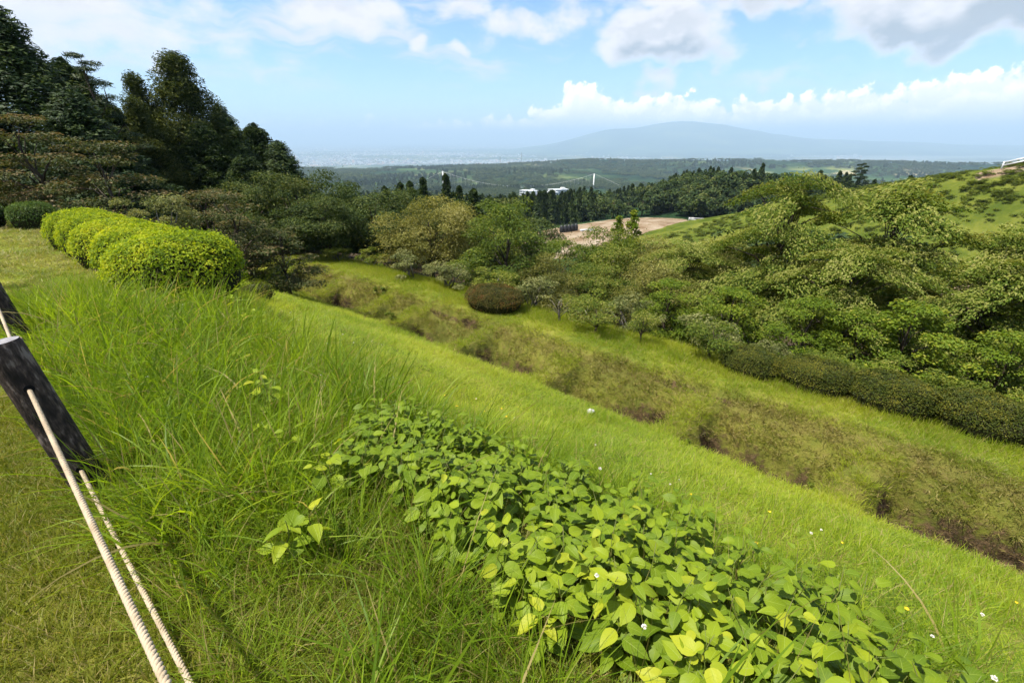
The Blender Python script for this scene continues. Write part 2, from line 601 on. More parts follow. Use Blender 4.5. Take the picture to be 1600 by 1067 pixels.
def ground_mats():
    """turf and bare soil near by; woods, meadow, sand, fields and town ground farther out"""
    m, t = new_mat('ground_soil_and_turf')
    out = t.new('ShaderNodeOutputMaterial')
    P = t.new('ShaderNodeNewGeometry').outputs['Position']
    n1 = t.noise(P, 0.55, 3, 0.6)
    n2 = t.noise(P, 6.0, 4, 0.65)
    n3 = t.noise(P, 45.0, 2, 0.7)
    n1.node.noise_dimensions = '2D'
    turf = t.ramp(t.smooth(t.math('ADD', n1, t.math('MULTIPLY', t.math('SUBTRACT', n2, 0.5), 0.6)), 0.3, 0.7),
                  [(0.0, (0.085, 0.125, 0.010)), (0.5, (0.15, 0.18, 0.016)), (1.0, (0.21, 0.215, 0.03))])
    thatch = t.ramp(n3, [(0.3, (0.055, 0.045, 0.015)), (0.55, (0.125, 0.10, 0.035)), (0.75, (0.11, 0.115, 0.02))])
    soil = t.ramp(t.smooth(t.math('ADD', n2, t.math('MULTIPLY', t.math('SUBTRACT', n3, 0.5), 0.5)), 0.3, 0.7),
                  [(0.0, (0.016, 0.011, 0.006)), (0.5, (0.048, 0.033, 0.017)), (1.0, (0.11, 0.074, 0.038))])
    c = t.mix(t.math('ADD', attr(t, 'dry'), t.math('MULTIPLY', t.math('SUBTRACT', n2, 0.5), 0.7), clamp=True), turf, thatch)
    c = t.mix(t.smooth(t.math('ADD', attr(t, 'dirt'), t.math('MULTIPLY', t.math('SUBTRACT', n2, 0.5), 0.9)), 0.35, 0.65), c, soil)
    b = t.new('ShaderNodeBsdfPrincipled')
    t.put(b.inputs['Base Color'], c)
    b.inputs['Roughness'].default_value = 0.95
    b.inputs['Specular IOR Level'].default_value = 0.1
    bp = t.new('ShaderNodeBump')
    bp.inputs['Strength'].default_value = 0.8
    bp.inputs['Distance'].default_value = 0.06
    t.put(bp.inputs['Height'], t.math('ADD', n2, t.math('MULTIPLY', n3, 0.35)))
    t.l.new(bp.outputs[0], b.inputs['Normal'])
    t.l.new(b.outputs[0], out.inputs['Surface'])

    f, t = new_mat('ground_country')
    out = t.new('ShaderNodeOutputMaterial')
    P = t.new('ShaderNodeNewGeometry').outputs['Position']

    def n2d(scale, detail, rough, outp=0):
        o = t.noise(P, scale, detail, rough, outp)
        o.node.noise_dimensions = '2D'
        return o
    nm = n2d(0.16, 6, 0.75)
    fwn = n2d(0.0035, 5, 0.62)
    fwf = n2d(0.045, 3, 0.7)
    sand = t.ramp(t.smooth(nm, 0.3, 0.7), [(0.0, (0.13, 0.085, 0.05)), (0.5, (0.22, 0.165, 0.11)), (1.0, (0.28, 0.23, 0.17))])
    meadow = t.ramp(t.smooth(nm, 0.3, 0.7), [(0.0, (0.046, 0.068, 0.011)), (0.5, (0.080, 0.100, 0.016)), (1.0, (0.125, 0.135, 0.026))])
    forest = t.ramp(t.smooth(t.math('ADD', fwn, t.math('MULTIPLY', t.math('SUBTRACT', fwf, 0.5), 0.5)), 0.28, 0.75),
                    [(0.0, (0.010, 0.026, 0.012)), (0.5, (0.020, 0.042, 0.016)), (0.8, (0.042, 0.070, 0.022)), (1.0, (0.09, 0.115, 0.04))])
    vor = t.new('ShaderNodeTexVoronoi', voronoi_dimensions='2D')
    vor.inputs['Scale'].default_value = 0.009
    t.l.new(t.vmath('ADD', P, t.vmath('SCALE', t.xyz(fwf, fwn, 0.0), 90.0)), vor.inputs['Vector'])
    fr = t.sep(vor.outputs['Color'])[0]
    fields = t.ramp(fr, [(0.0, (0.03, 0.06, 0.02)), (0.55, (0.05, 0.09, 0.025)), (0.7, (0.16, 0.18, 0.06)), (0.85, (0.30, 0.26, 0.14)), (1.0, (0.09, 0.14, 0.03))], 'CONSTANT')
    fm = t.smooth(n2d(0.0011, 2, 0.5), 0.44, 0.54)
    forest = t.mix(t.math('MULTIPLY', fm, attr(t, 'farmland')), forest, fields)
    town = t.ramp(fwf, [(0.35, (0.06, 0.10, 0.045)), (0.5, (0.16, 0.18, 0.15)), (0.65, (0.34, 0.34, 0.33))])
    c = t.mix(attr(t, 'meadow'), forest, meadow)
    c = t.mix(attr(t, 'town'), c, town)
    c = t.mix(t.smooth(t.math('ADD', attr(t, 'sand'), t.math('MULTIPLY', t.math('SUBTRACT', nm, 0.5), 0.5)), 0.4, 0.6), c, sand)
    b = t.new('ShaderNodeBsdfDiffuse')
    t.put(b.inputs['Color'], c)
    t.l.new(b.outputs[0], out.inputs['Surface'])
    return m, f


SITE = [(10, 112), (22, 122), (36, 130)]


def make_ground():
    def axis(dense, grow, lo, hi, first):
        a = list(dense)
        st, x = first, a[-1]
        while x < hi:
            st *= grow
            x += st
            a.append(x)
        st, x = first, a[0]
        pre = []
        while x > lo:
            st *= grow
            x -= st
            pre.append(x)
        return np.array(pre[::-1] + a)
    S = axis(np.arange(-6.5, 23.0, 0.11), 1.05, -60000, 60000, 0.16)
    Pd = np.concatenate([np.arange(-2, 7.6, 0.16), np.arange(7.6, 10.6, 0.055), np.arange(10.6, 14.0, 0.16)])
    Pp = axis(Pd, 1.05, -3000, 62000, 0.16)
    s, p = np.meshgrid(S, Pp, indexing='ij')
    x, y = xy(s, p)
    z = H(x, y)
    V = np.stack([x, y, z], -1).reshape(-1, 3)
    n, m = s.shape
    i = np.arange(n - 1)[:, None] * m + np.arange(m - 1)[None, :]
    F = np.stack([i, i + m, i + m + 1, i + 1], -1).reshape(-1, 4)
    r = np.hypot(x, y)
    pm = pit_mask(s, p)
    moat = sstep(-7, -5, s) * (1 - sstep(20, 22, s))
    wall = sstep(8.2, 8.55, p) * (1 - sstep(9.9, 10.25, p)) * moat
    nz = fbm(s * 0.5, p * 0.8, 91, 3)
    face = 4 * pm * (1 - pm)                          # steep ends of the cross ridges
    dirt = wall * (0.27 + 0.30 * (nz - 0.5)) * (0.35 + 0.65 * pm) + 0.15 * face * wall
    c1 = np.exp(-((p - 9.28) / 0.17) ** 2) * pm
    dirt = np.clip(dirt + 0.8 * c1 * sstep(0.38, 0.5, fbm(s * 0.42 + 7, s * 0 + 2, 12, 2)), 0, 1)
    cut2 = sstep(0.48, 0.6, fbm(s * 0.35 + 31, s * 0 + 2, 13, 2)) * np.exp(-((p - 10.0) / 0.08) ** 2) * moat
    dirt = np.clip(dirt + cut2, 0, 1)
    fore = (1 - sstep(0.8, 1.6, p)) * sstep(-3, -2, s) * (1 - sstep(2.5, 3.5, s)) * sstep(0.1, 0.4, p)
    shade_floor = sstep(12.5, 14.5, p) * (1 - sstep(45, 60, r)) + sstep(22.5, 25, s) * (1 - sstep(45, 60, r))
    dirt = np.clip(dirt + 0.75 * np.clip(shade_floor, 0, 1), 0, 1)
    dry = np.clip(0.55 * wall + 0.35 * moat * sstep(9.7, 10.1, p) * (1 - sstep(10.3, 10.8, p)) + 0.75 * fore
                  + (1 - sstep(0.0, 0.5, p)) * (0.12 + 0.45 * sstep(0.45, 0.62, fbm(s * 0.35, p * 0.35, 95, 3))), 0, 1)
    sd, _ = seg_dist(x, y, SITE)
    rd, _ = seg_dist(x, y, [(50, 128), (60, 127), (70, 120)])
    redd = np.hypot(x - 53.5, y - 49)
    rail, _ = seg_dist(x, y, [(70, 71), (79, 66), (92, 60)])
    sand = np.maximum.reduce([1 - sstep(12, 17, sd), 1 - sstep(2.5, 4.5, rd), 1 - sstep(3, 6, redd), 1 - sstep(0.8, 2.2, rail)])
    hd, _ = seg_dist(x, y, [(60, 96), (66, 86), (75, 70), (90, 40)])
    meadow = (1 - sstep(30, 42, hd)) * sstep(35, 45, r)
    forest = sstep(35, 60, r) * (1 - meadow)
    town = sstep(7000, 9000, r + 1800 * (fbm(x / 2500.0, y / 2500.0, 101, 3) - 0.5)) * sstep(0.42, 0.60, fbm(x / 2600.0, y / 1500.0, 103, 4)) 
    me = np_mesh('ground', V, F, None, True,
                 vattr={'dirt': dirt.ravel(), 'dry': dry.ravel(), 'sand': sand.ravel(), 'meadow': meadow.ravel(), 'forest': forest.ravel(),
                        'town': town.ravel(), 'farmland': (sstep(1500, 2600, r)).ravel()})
    for mt in ground_mats():
        me.materials.append(mt)
    fr = r.ravel()[F].min(1) > 46
    me.polygons.foreach_set('material_index', fr.astype(np.int32))
    o = obj('ground', me)
    tag(o, kind='structure')
    return o


make_ground()


# far blue mountain and its long foothills
def make_mountain():
    m = plain_mat('mountain_forest', [(0.0, (0.02, 0.05, 0.03)), (0.6, (0.04, 0.08, 0.04)), (1.0, (0.09, 0.12, 0.05))], 0.0009, 0.95, 0.05)
    nx, ny = 190, 70
    X, Y = np.meshgrid(np.linspace(-3500, 30000, nx), np.linspace(12500, 27000, ny), indexing='ij')
    cx = np.interp(X, [-3500, 0, 1400, 2600, 3800, 5200, 6570, 7700, 8900, 10400, 13000, 17000, 30000],
                   [0, 40, 230, 480, 740, 880, 930, 830, 680, 480, 340, 200, 60])
    ridge = np.exp(-((Y - 18500) / 3200) ** 2)
    z = -402 + cx * ridge * (0.86 + 0.28 * fbm(X / 1500, Y / 1900, 111, 5))
    V = np.stack([X, Y, z - 6], -1).reshape(-1, 3)
    i = np.arange(nx - 1)[:, None] * ny + np.arange(ny - 1)[None, :]
    F = np.stack([i, i + ny, i + ny + 1, i + 1], -1).reshape(-1, 4)
    o = obj('mountain', np_mesh('mountain', V, F, m, True))
    tag(o, kind='structure')


make_mountain()


# the air: one closed box of even, pale haze round camera and scene
def make_haze():
    a = Acc()
    z0, z1 = -520.0, 640.0
    x0, x1, y0, y1 = -64000.0, 64000.0, -64000.0, 66000.0
    a.box(((x0 + x1) / 2, (y0 + y1) / 2, (z0 + z1) / 2), (x1 - x0, y1 - y0, z1 - z0))
    m, t = new_mat('haze_air')
    out = t.new('ShaderNodeOutputMaterial')
    v = t.new('ShaderNodeVolumePrincipled')
    v.inputs['Color'].default_value = HAZE_COL + (1,)
    v.inputs['Density'].default_value = HAZE_DENS
    v.inputs['Density Attribute'].default_value = ''
    v.inputs['Anisotropy'].default_value = 0.0
    t.l.new(v.outputs[0], out.inputs['Volume'])
    m.cycles.homogeneous_volume = True
    o = obj('haze', a.mesh('haze', m))
    tag(o, label='pale blue summer haze filling the air over the valley', cat='haze', kind='stuff')


HAZE_DENS = 1.08e-4
HAZE_COL = (0.57, 0.79, 1.0)
make_haze()

# ------------------------------------------------------------------ plant generators
def unit(a):
    return a / (np.linalg.norm(a, axis=-1, keepdims=True) + 1e-9)


def leaf_quads(pos, nrm, tan, L, W, droop=0.15, fold=0.18):
    """one folded diamond per leaf -> V (4n,3), F (n,4)"""
    n = len(pos)
    tan = unit(tan - nrm * np.sum(tan * nrm, 1, keepdims=True))
    bi = np.cross(nrm, tan)
    L = (np.ones(n) * L)[:, None]
    W = (np.ones(n) * W)[:, None]
    base = pos - tan * L * 0.5
    tip = pos + tan * L * 0.5 - nrm * L * droop
    mid = pos - tan * L * 0.08
    a = mid + bi * W * 0.5 + nrm * W * fold
    b = mid - bi * W * 0.5 + nrm * W * fold
    V = np.stack([base, a, tip, b], 1).reshape(-1, 3)
    F = np.arange(4 * n).reshape(n, 4)
    return V, F


def clump_leaves(rng, C, Rr, n_per, L, W, up=0.6, out=0.6, jit=0.5, shell=0.5, flat_dir=0.6, top_only=0.75, droop=0.15, tint_c=0.35, tint_r=0.5, upturn=0.0):
    """leaves spread through ellipsoidal clumps (centres C, radii Rr)"""
    k = len(C)
    n_per = (np.ones(k) * n_per).astype(int)
    idx = np.repeat(np.arange(k), n_per)
    n = len(idx)
    u = unit(rng.normal(size=(n, 3)))
    flip = (u[:, 2] < 0) & (rng.random(n) < top_only)
    u[flip, 2] *= -1
    r = shell + (1 - shell) * rng.random(n) ** 0.6
    pos = C[idx] + u * r[:, None] * Rr[idx]
    nrm = unit(out * unit(u / Rr[idx]) + np.array([0, 0, up]) + jit * rng.normal(size=(n, 3)))
    rad = unit(np.stack([pos[:, 0], pos[:, 1], np.zeros(n)], 1) + 1e-6)
    tan = unit(flat_dir * (rad + np.array([0, 0, upturn])) + u * 0.5 + 0.7 * rng.normal(size=(n, 3)))
    ls = L * rng.uniform(0.65, 1.2, n)
    V, F = leaf_quads(pos, nrm, tan, ls, ls * W / L, droop)
    ct = rng.random(k)
    tint = np.clip(0.5 + tint_c * (ct[idx] - 0.5) * 2 + tint_r * (rng.random(n) - 0.5) * 2, 0, 1)
    return V, F, tint


def wood_mesh(rng, name, mat, h, r0, targets, lean=0.0, fork=0.35, base_h=None, limb_r=0.35, sides=7, trunk_top=0.9):
    """tapered trunk with limbs that reach the clump centres"""
    a = Acc()
    top = h * trunk_top
    k = 7
    zz = np.linspace(-0.25, top, k)
    path = np.stack([lean * zz * 0.3 + rng.normal(0, 0.018 * h, k) * (zz > 0), rng.normal(0, 0.018 * h, k) * (zz > 0), zz], 1)
    rad = r0 * (1 - 0.86 * np.clip(zz / top, 0, 1) ** 0.8) * np.where(zz < 0.1, 1.35, 1.0)
    a.add(*tube(path, rad, sides))
    for c in targets:
        z0 = min(max(c[2] * fork, 0.08 * h), top * 0.95)
        p0 = np.array([np.interp(z0, zz, path[:, 0]), np.interp(z0, zz, path[:, 1]), z0])
        rr = np.interp(z0, zz, rad)
        m1 = p0 + (c - p0) * 0.4 + np.array([0, 0, 0.07 * h]) + rng.normal(0, 0.02 * h, 3)
        m2 = p0 + (c - p0) * 0.75 + np.array([0, 0, 0.05 * h]) + rng.normal(0, 0.02 * h, 3)
        a.add(*tube([p0, m1, m2, c], [rr * limb_r * 1.3, rr * limb_r, rr * limb_r * 0.6, rr * limb_r * 0.25], 5))
    return a.mesh(name, mat, True)


BARK = plain_mat('bark_brown', [(0.0, (0.03, 0.022, 0.016)), (0.6, (0.075, 0.058, 0.042)), (1.0, (0.13, 0.11, 0.085))], 5.0, 0.9, 0.1, 0.6, (1, 1, 0.25))
BARK_PALE = plain_mat('bark_grey', [(0.0, (0.09, 0.08, 0.065)), (0.6, (0.19, 0.17, 0.14)), (1.0, (0.30, 0.28, 0.24))], 6.0, 0.9, 0.1, 0.5, (1, 1, 0.4))

M_DOGWOOD = leaf_mat('leaves_dogwood_cream', [(0.0, (0.060, 0.105, 0.011)), (0.35, (0.115, 0.16, 0.019)), (0.62, (0.175, 0.205, 0.034)), (0.82, (0.225, 0.235, 0.055)), (1.0, (0.29, 0.28, 0.09))], 0.32, 0.6)
M_TIER_BROWN = leaf_mat('leaves_tiered_brownish', [(0.0, (0.028, 0.045, 0.012)), (0.4, (0.055, 0.07, 0.017)), (0.75, (0.095, 0.088, 0.028)), (1.0, (0.15, 0.105, 0.045))], 0.22, 0.55)
M_DARK = leaf_mat('leaves_dark_green', [(0.0, (0.022, 0.042, 0.009)), (0.5, (0.047, 0.074, 0.014)), (0.85, (0.092, 0.12, 0.025)), (1.0, (0.14, 0.155, 0.045))], 0.26, 0.6)
M_MID = leaf_mat('leaves_mid_green', [(0.0, (0.050, 0.085, 0.010)), (0.5, (0.095, 0.135, 0.016)), (0.85, (0.155, 0.185, 0.025)), (1.0, (0.22, 0.22, 0.05))], 0.38, 0.55)
M_BRIGHT = leaf_mat('leaves_bright_green', [(0.0, (0.07, 0.12, 0.010)), (0.5, (0.13, 0.19, 0.016)), (0.85, (0.20, 0.24, 0.022)), (1.0, (0.29, 0.29, 0.04))], 0.42, 0.55)
M_OLIVE = leaf_mat('leaves_olive', [(0.0, (0.075, 0.085, 0.016)), (0.5, (0.14, 0.145, 0.030)), (0.85, (0.21, 0.20, 0.05)), (1.0, (0.29, 0.27, 0.09))], 0.36, 0.55)
M_GREYGREEN = leaf_mat('leaves_grey_green', [(0.0, (0.07, 0.09, 0.025)), (0.5, (0.13, 0.15, 0.045)), (1.0, (0.25, 0.25, 0.10))], 0.33, 0.55)
M_FOREST = leaf_mat('leaves_far_forest', [(0.0, (0.016, 0.034, 0.011)), (0.5, (0.034, 0.060, 0.016)), (0.85, (0.062, 0.09, 0.022)), (1.0, (0.10, 0.12, 0.035))], 0.18, 0.7)
M_SCRUB = leaf_mat('leaves_hillside_scrub', [(0.0, (0.06, 0.092, 0.010)), (0.5, (0.10, 0.135, 0.014)), (1.0, (0.155, 0.175, 0.025))], 0.4, 0.6)
M_CYPRESS = leaf_mat('sprays_cypress', [(0.0, (0.012, 0.026, 0.008)), (0.5, (0.028, 0.052, 0.013)), (1.0, (0.075, 0.105, 0.022))], 0.2, 0.6)
M_CEDAR = leaf_mat('sprays_cedar', [(0.0, (0.018, 0.030, 0.007)), (0.5, (0.042, 0.062, 0.012)), (1.0, (0.10, 0.115, 0.025))], 0.22, 0.6)
M_PINE = leaf_mat('needles_pine', [(0.0, (0.016, 0.032, 0.012)), (0.5, (0.040, 0.065, 0.022)), (1.0, (0.085, 0.105, 0.04))], 0.15, 0.5)
M_HEDGE_Y = leaf_mat('leaves_hedge_yellow_green', [(0.0, (0.10, 0.165, 0.008)), (0.4, (0.22, 0.30, 0.011)), (0.75, (0.34, 0.39, 0.014)), (1.0, (0.47, 0.47, 0.03))], 0.38, 0.6)
M_HEDGE_D = leaf_mat('leaves_hedge_dark', [(0.0, (0.025, 0.06, 0.010)), (0.5, (0.055, 0.10, 0.016)), (1.0, (0.10, 0.15, 0.025))], 0.25, 0.45)
M_HEDGE_O = leaf_mat('leaves_hedge_olive_brown', [(0.0, (0.028, 0.046, 0.006)), (0.5, (0.062, 0.080, 0.010)), (0.8, (0.10, 0.105, 0.014)), (1.0, (0.17, 0.16, 0.02))], 0.25, 0.5)
M_HEDGE_R = leaf_mat('leaves_azalea_rusty', [(0.0, (0.028, 0.036, 0.006)), (0.45, (0.068, 0.068, 0.010)), (0.8, (0.10, 0.075, 0.014)), (1.0, (0.16, 0.070, 0.02))], 0.25, 0.5)
M_SHRUB = leaf_mat('leaves_shrub_fresh', [(0.0, (0.075, 0.115, 0.014)), (0.5, (0.14, 0.18, 0.022)), (0.85, (0.21, 0.23, 0.04)), (1.0, (0.31, 0.30, 0.08))], 0.4, 0.55)


def crown(name, mat, parts):
    V, F, T, n = [], [], [], 0
    for v, f, t in parts:
        V.append(v); F.append(f + n); T.append(t); n += len(v)
    return np_mesh(name, np.concatenate(V), np.concatenate(F), mat, False, {'tint': np.concatenate(T)})


def tree_round(seed, h, w, mat, bark, n_cl=26, n_leaf=9000, L=0.13, W=0.075, low=0.25, flat=0.7, r0=None, cl_r=0.30, limbs=14, skew=0.0, sep=0.12, bloom=0.0, up=0.75, jit=0.45, tc=0.35):
    """broad-leaved tree: clumps spread over a domed crown"""
    rng = np.random.default_rng(seed)
    C = []
    i = 0
    while len(C) < n_cl:
        u = unit(rng.normal(size=3))
        rr = rng.uniform(0.45, 0.92)
        zc = low + (1 - low) * (0.5 + 0.5 * u[2] * rr)
        wid = 0.5 * w * (1.0 - 0.25 * max(0, (low + 0.25 - zc)) / 0.25)
        c = np.array([u[0] * rr * wid + skew * zc * w * 0.2, u[1] * rr * wid, zc * h - 0.04 * h])
        if all(np.linalg.norm((c - d) / np.array([1, 1, 0.8])) > sep * w for d in C) or i > 400:
            C.append(c)
        i += 1
    C = np.array(C)
    cr = cl_r * w * 0.5 * rng.uniform(0.7, 1.35, n_cl)
    Rr = np.stack([cr, cr, cr * flat], 1)
    Rr[:, 2] = np.minimum(Rr[:, 2], h * (1.0) - C[:, 2] + 0.02)
    wgt = cr ** 2 / np.sum(cr ** 2)
    parts = [clump_leaves(rng, C, Rr, np.maximum(20, wgt * n_leaf), L, W, up=up, out=0.6, jit=jit, shell=0.35, tint_c=tc)]
    k = int(n_leaf * 0.12)
    p0 = C[rng.integers(0, n_cl, k)] + rng.normal(0, 1, (k, 3)) * np.array([1, 1, 0.6]) * cl_r * w * 0.42
    p0 = p0[(p0[:, 2] > low * h * 0.8) & (p0[:, 2] < h * 1.02)]
    v, f = leaf_quads(p0, unit(rng.normal(size=p0.shape) * 0.6 + np.array([0, 0, 0.9])), rng.normal(size=p0.shape), L * rng.uniform(0.6, 1.1, len(p0)), W)
    parts.append((v, f, rng.random(len(p0))))
    if bloom:
        parts = [(v, f, t * 0.6) for v, f, t in parts]
        v, f, t = clump_leaves(rng, C + np.array([0, 0, 0.01 * h]), Rr, np.maximum(8, wgt * n_leaf * bloom), L * 0.85, W, up=1.3, out=0.3, jit=0.3, shell=0.85, flat_dir=0.9, top_only=1.0, droop=0.1)
        parts.append((v, f, 0.6 + 0.4 * t))
    tm = wood_mesh(rng, 'trunk', bark, h, r0 or 0.022 * h + 0.03, C[rng.permutation(n_cl)[:limbs]], fork=0.4, trunk_top=0.72)
    return tm, crown('crown', mat, parts)


def tree_tier(seed, h, w, mat, bark, layers=7, n_leaf=12000, L=0.12, W=0.065, low=0.3, r0=None, droop=0.10, bloom=True, limbs=18, thick=0.11):
    """layered tree: flat, slightly arching plates of foliage one above the other"""
    rng = np.random.default_rng(seed)
    C, Rr, top = [], [], []
    for li in range(layers):
        q = li / max(1, layers - 1)
        zc = (low + (0.95 - low) * q) * h
        rad = 0.5 * w * (1.0 - 0.62 * q ** 1.6) * (0.75 + 0.25 * min(1, q * 4))
        m = max(3, int(8 * (1 - 0.55 * q)))
        a0 = rng.random() * 6.28
        for j in range(m):
            a = a0 + 6.283 * j / m + rng.normal(0, 0.3)
            rr = rad * rng.uniform(0.45, 0.85)
            cr = 0.5 * w * rng.uniform(0.22, 0.40) * (1.0 - 0.35 * q)
            C.append((rr * math.cos(a), rr * math.sin(a), zc + rng.normal(0, 0.035 * h) - droop * h * (rr / (0.5 * w)) ** 2 * 1.2))
            Rr.append((cr, cr, thick * rng.uniform(0.7, 1.4) * h * 0.5))
    C.append((0, 0, 0.95 * h)); Rr.append((0.16 * w, 0.16 * w, 0.05 * h))
    C, Rr = np.array(C), np.array(Rr)
    wgt = Rr[:, 0] ** 2 / np.sum(Rr[:, 0] ** 2)
    n1 = np.maximum(15, wgt * n_leaf * 0.72)
    parts = [clump_leaves(rng, C, Rr, n1, L, W, up=1.0, out=0.35, jit=0.35, shell=0.15, flat_dir=0.9, top_only=0.55, droop=0.2, tint_c=0.2, tint_r=0.3)]
    parts[0] = (parts[0][0], parts[0][1], parts[0][2] * (0.62 if bloom else 0.85))
    # bracts and young leaves that sit on the upper side of each plate
    n2 = np.maximum(8, wgt * n_leaf * 0.28)
    v, f, t = clump_leaves(rng, C + np.array([0, 0, 0.012 * h]), Rr * np.array([1, 1, 1.0]), n2, L * 0.85, W * 1.05, up=1.3, out=0.25, jit=0.22, shell=0.75, flat_dir=0.9, top_only=1.0, droop=0.1)
    parts.append((v, f, (0.62 + 0.38 * t) if bloom else t))
    tm = wood_mesh(rng, 'trunk', bark, h, r0 or 0.020 * h + 0.03, C[rng.permutation(len(C))[:limbs]], fork=0.62)
    return tm, crown('crown', mat, parts)


def tree_sweep(seed, h, w, mat, bark, limbs=11, n_leaf=30000, L=0.11, W=0.052, low=0.30, r0=None):
    """spreading tree: rising limbs, each carrying a few separate drooping plates of foliage with dark gaps between"""
    rng = np.random.default_rng(seed)
    C, A, T, S = [], [], [], []
    for i in range(limbs):
        q = i / (limbs - 1)
        a = i * 2.39996 + rng.normal(0, 0.25)
        reach = 0.5 * w * (1.0 - 0.52 * q ** 2.2) * rng.uniform(0.85, 1.12)
        zt = h * (low + (0.90 - low) * q ** 0.85) + rng.normal(0, 0.025 * h)
        k = 3 if q < 0.75 else 2
        for j in range(k):
            f = (j + 0.55) / k
            da = rng.normal(0, 0.22)
            C.append((reach * f * math.cos(a + da), reach * f * math.sin(a + da), zt + 0.10 * h * (0.5 - f ** 1.6) * (1 - 0.5 * q) + rng.normal(0, 0.015 * h)))
            A.append(a + da)
            T.append(0.10 + 0.38 * f * rng.uniform(0.6, 1.2))          # outward droop
            sz = 0.5 * w * rng.uniform(0.22, 0.32) * (1 - 0.2 * q)
            S.append((sz * 1.35, sz * 0.80, 0.035 * h * rng.uniform(0.7, 1.3)))
    for j in range(3):                                                  # leader
        C.append((rng.normal(0, 0.05 * w), rng.normal(0, 0.05 * w), h * (0.94 - 0.03 * j))); A.append(rng.random() * 6); T.append(0.1); S.append((0.10 * w, 0.07 * w, 0.03 * h))
    C, A, T, S = np.array(C), np.array(A), np.array(T), np.array(S)
    wgt = S[:, 0] * S[:, 1]
    wgt = wgt / wgt.sum()
    ct = rng.random(len(C))

    def plate(n_tot, lift, bloom):
        n_per = np.maximum(20, wgt * n_tot).astype(int)
        idx = np.repeat(np.arange(len(C)), n_per)
        n = len(idx)
        r = np.sqrt(rng.random(n)) * rng.uniform(0.85, 1.12, n)
        th = rng.random(n) * 6.28319
        wob = 1 + 0.25 * np.sin(3 * th + idx * 1.7) + 0.15 * np.sin(7 * th + idx)
        lx, ly = r * np.cos(th) * wob, r * np.sin(th) * wob
        lz = (1 - 0.8 * r ** 2) * rng.uniform(-0.5, 1.0, n) if not bloom else (1 - 0.8 * r ** 2) * rng.uniform(0.75, 1.25, n)
        X, Y, Z = lx * S[idx, 0], ly * S[idx, 1], lz * S[idx, 2] + lift
        ct_, st_ = np.cos(T[idx]), np.sin(T[idx])
        X2, Z2 = X * ct_ + Z * st_, -X * st_ + Z * ct_
        ca, sa = np.cos(A[idx]), np.sin(A[idx])
        P = C[idx] + np.stack([X2 * ca - Y * sa, X2 * sa + Y * ca, Z2], 1)
        nrm = np.stack([st_ * ca, st_ * sa, ct_], 1)
        nrm = unit(nrm + (0.38 if not bloom else 0.25) * rng.normal(size=(n, 3)))
        tan = unit(np.stack([ca, sa, -0.3 + 0 * ca], 1) + 0.8 * rng.normal(size=(n, 3)))
        ls = L * rng.uniform(0.65, 1.2, n)
        v, f = leaf_quads(P, nrm, tan, ls, ls * W / L, 0.15)
        t = np.clip(0.5 + 0.6 * (ct[idx] - 0.5) + 0.7 * (rng.random(n) - 0.5), 0, 1)
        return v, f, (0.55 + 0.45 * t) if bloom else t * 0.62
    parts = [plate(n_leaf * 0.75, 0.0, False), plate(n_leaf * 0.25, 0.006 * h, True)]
    tm = wood_mesh(rng, 'trunk', bark, h, r0 or 0.020 * h + 0.03, C, fork=0.72, trunk_top=0.85)
    return tm, crown('crown', mat, parts)


def tree_conifer(seed, h, w, mat, bark, n_cl=70, n_leaf=11000, L=0.30, W=0.07, low=0.06, power=0.85, flat=0.55, upturn=0.25, cl=0.21, r0=None, gap=0.0):
    """conical conifer: drooping sprays gathered in clumps round a straight stem"""
    rng = np.random.default_rng(seed)
    q = np.sort(rng.random(n_cl)) ** 0.85
    z = (low + (0.97 - low) * q) * h
    prof = 0.5 * w * np.clip((1 - q) ** power + 0.04, 0, 1) * (0.8 + 0.2 * np.minimum(1, q * 5))
    a = np.arange(n_cl) * 2.39996 + rng.normal(0, 0.35, n_cl)
    rr = prof * rng.uniform(0.60, 0.98, n_cl)
    C = np.stack([rr * np.cos(a), rr * np.sin(a), z - 0.25 * rr * (1 - q)], 1)
    cr = cl * 0.5 * w * (0.55 + 0.9 * (1 - q)) * rng.uniform(0.75, 1.35, n_cl) + 0.012 * h
    Rr = np.stack([cr, cr, cr * flat + 0.02 * h], 1)
    wgt = cr ** 2 / np.sum(cr ** 2)
    parts = [clump_leaves(rng, C, Rr, np.maximum(25, wgt * n_leaf), L, W, up=0.35, out=0.8, jit=0.5, shell=0.35, flat_dir=1.4, top_only=0.6, droop=0.22, upturn=upturn, tint_c=0.3, tint_r=0.35)]
    k = int(n_leaf * 0.10)
    qq = rng.random(k)
    pr = 0.5 * w * np.clip((1 - qq) ** power + 0.03, 0, 1)
    aa = rng.random(k) * 6.283
    r2 = pr * np.sqrt(rng.random(k)) * 0.75
    p0 = np.stack([r2 * np.cos(aa), r2 * np.sin(aa), (low + (1.0 - low) * qq) * h], 1)
    v, f = leaf_quads(p0, unit(rng.normal(size=p0.shape)), p0 * np.array([1, 1, 0]) + np.array([0, 0, 0.6]) + 0.3 * rng.normal(size=p0.shape), L, W * 1.3)
    parts.append((v, f, rng.random(k) * 0.6))
    tm = wood_mesh(rng, 'trunk', bark, h, r0 or 0.018 * h + 0.02, C[rng.permutation(n_cl)[:10]], fork=0.9, limb_r=0.3)
    return tm, crown('crown', mat, parts)


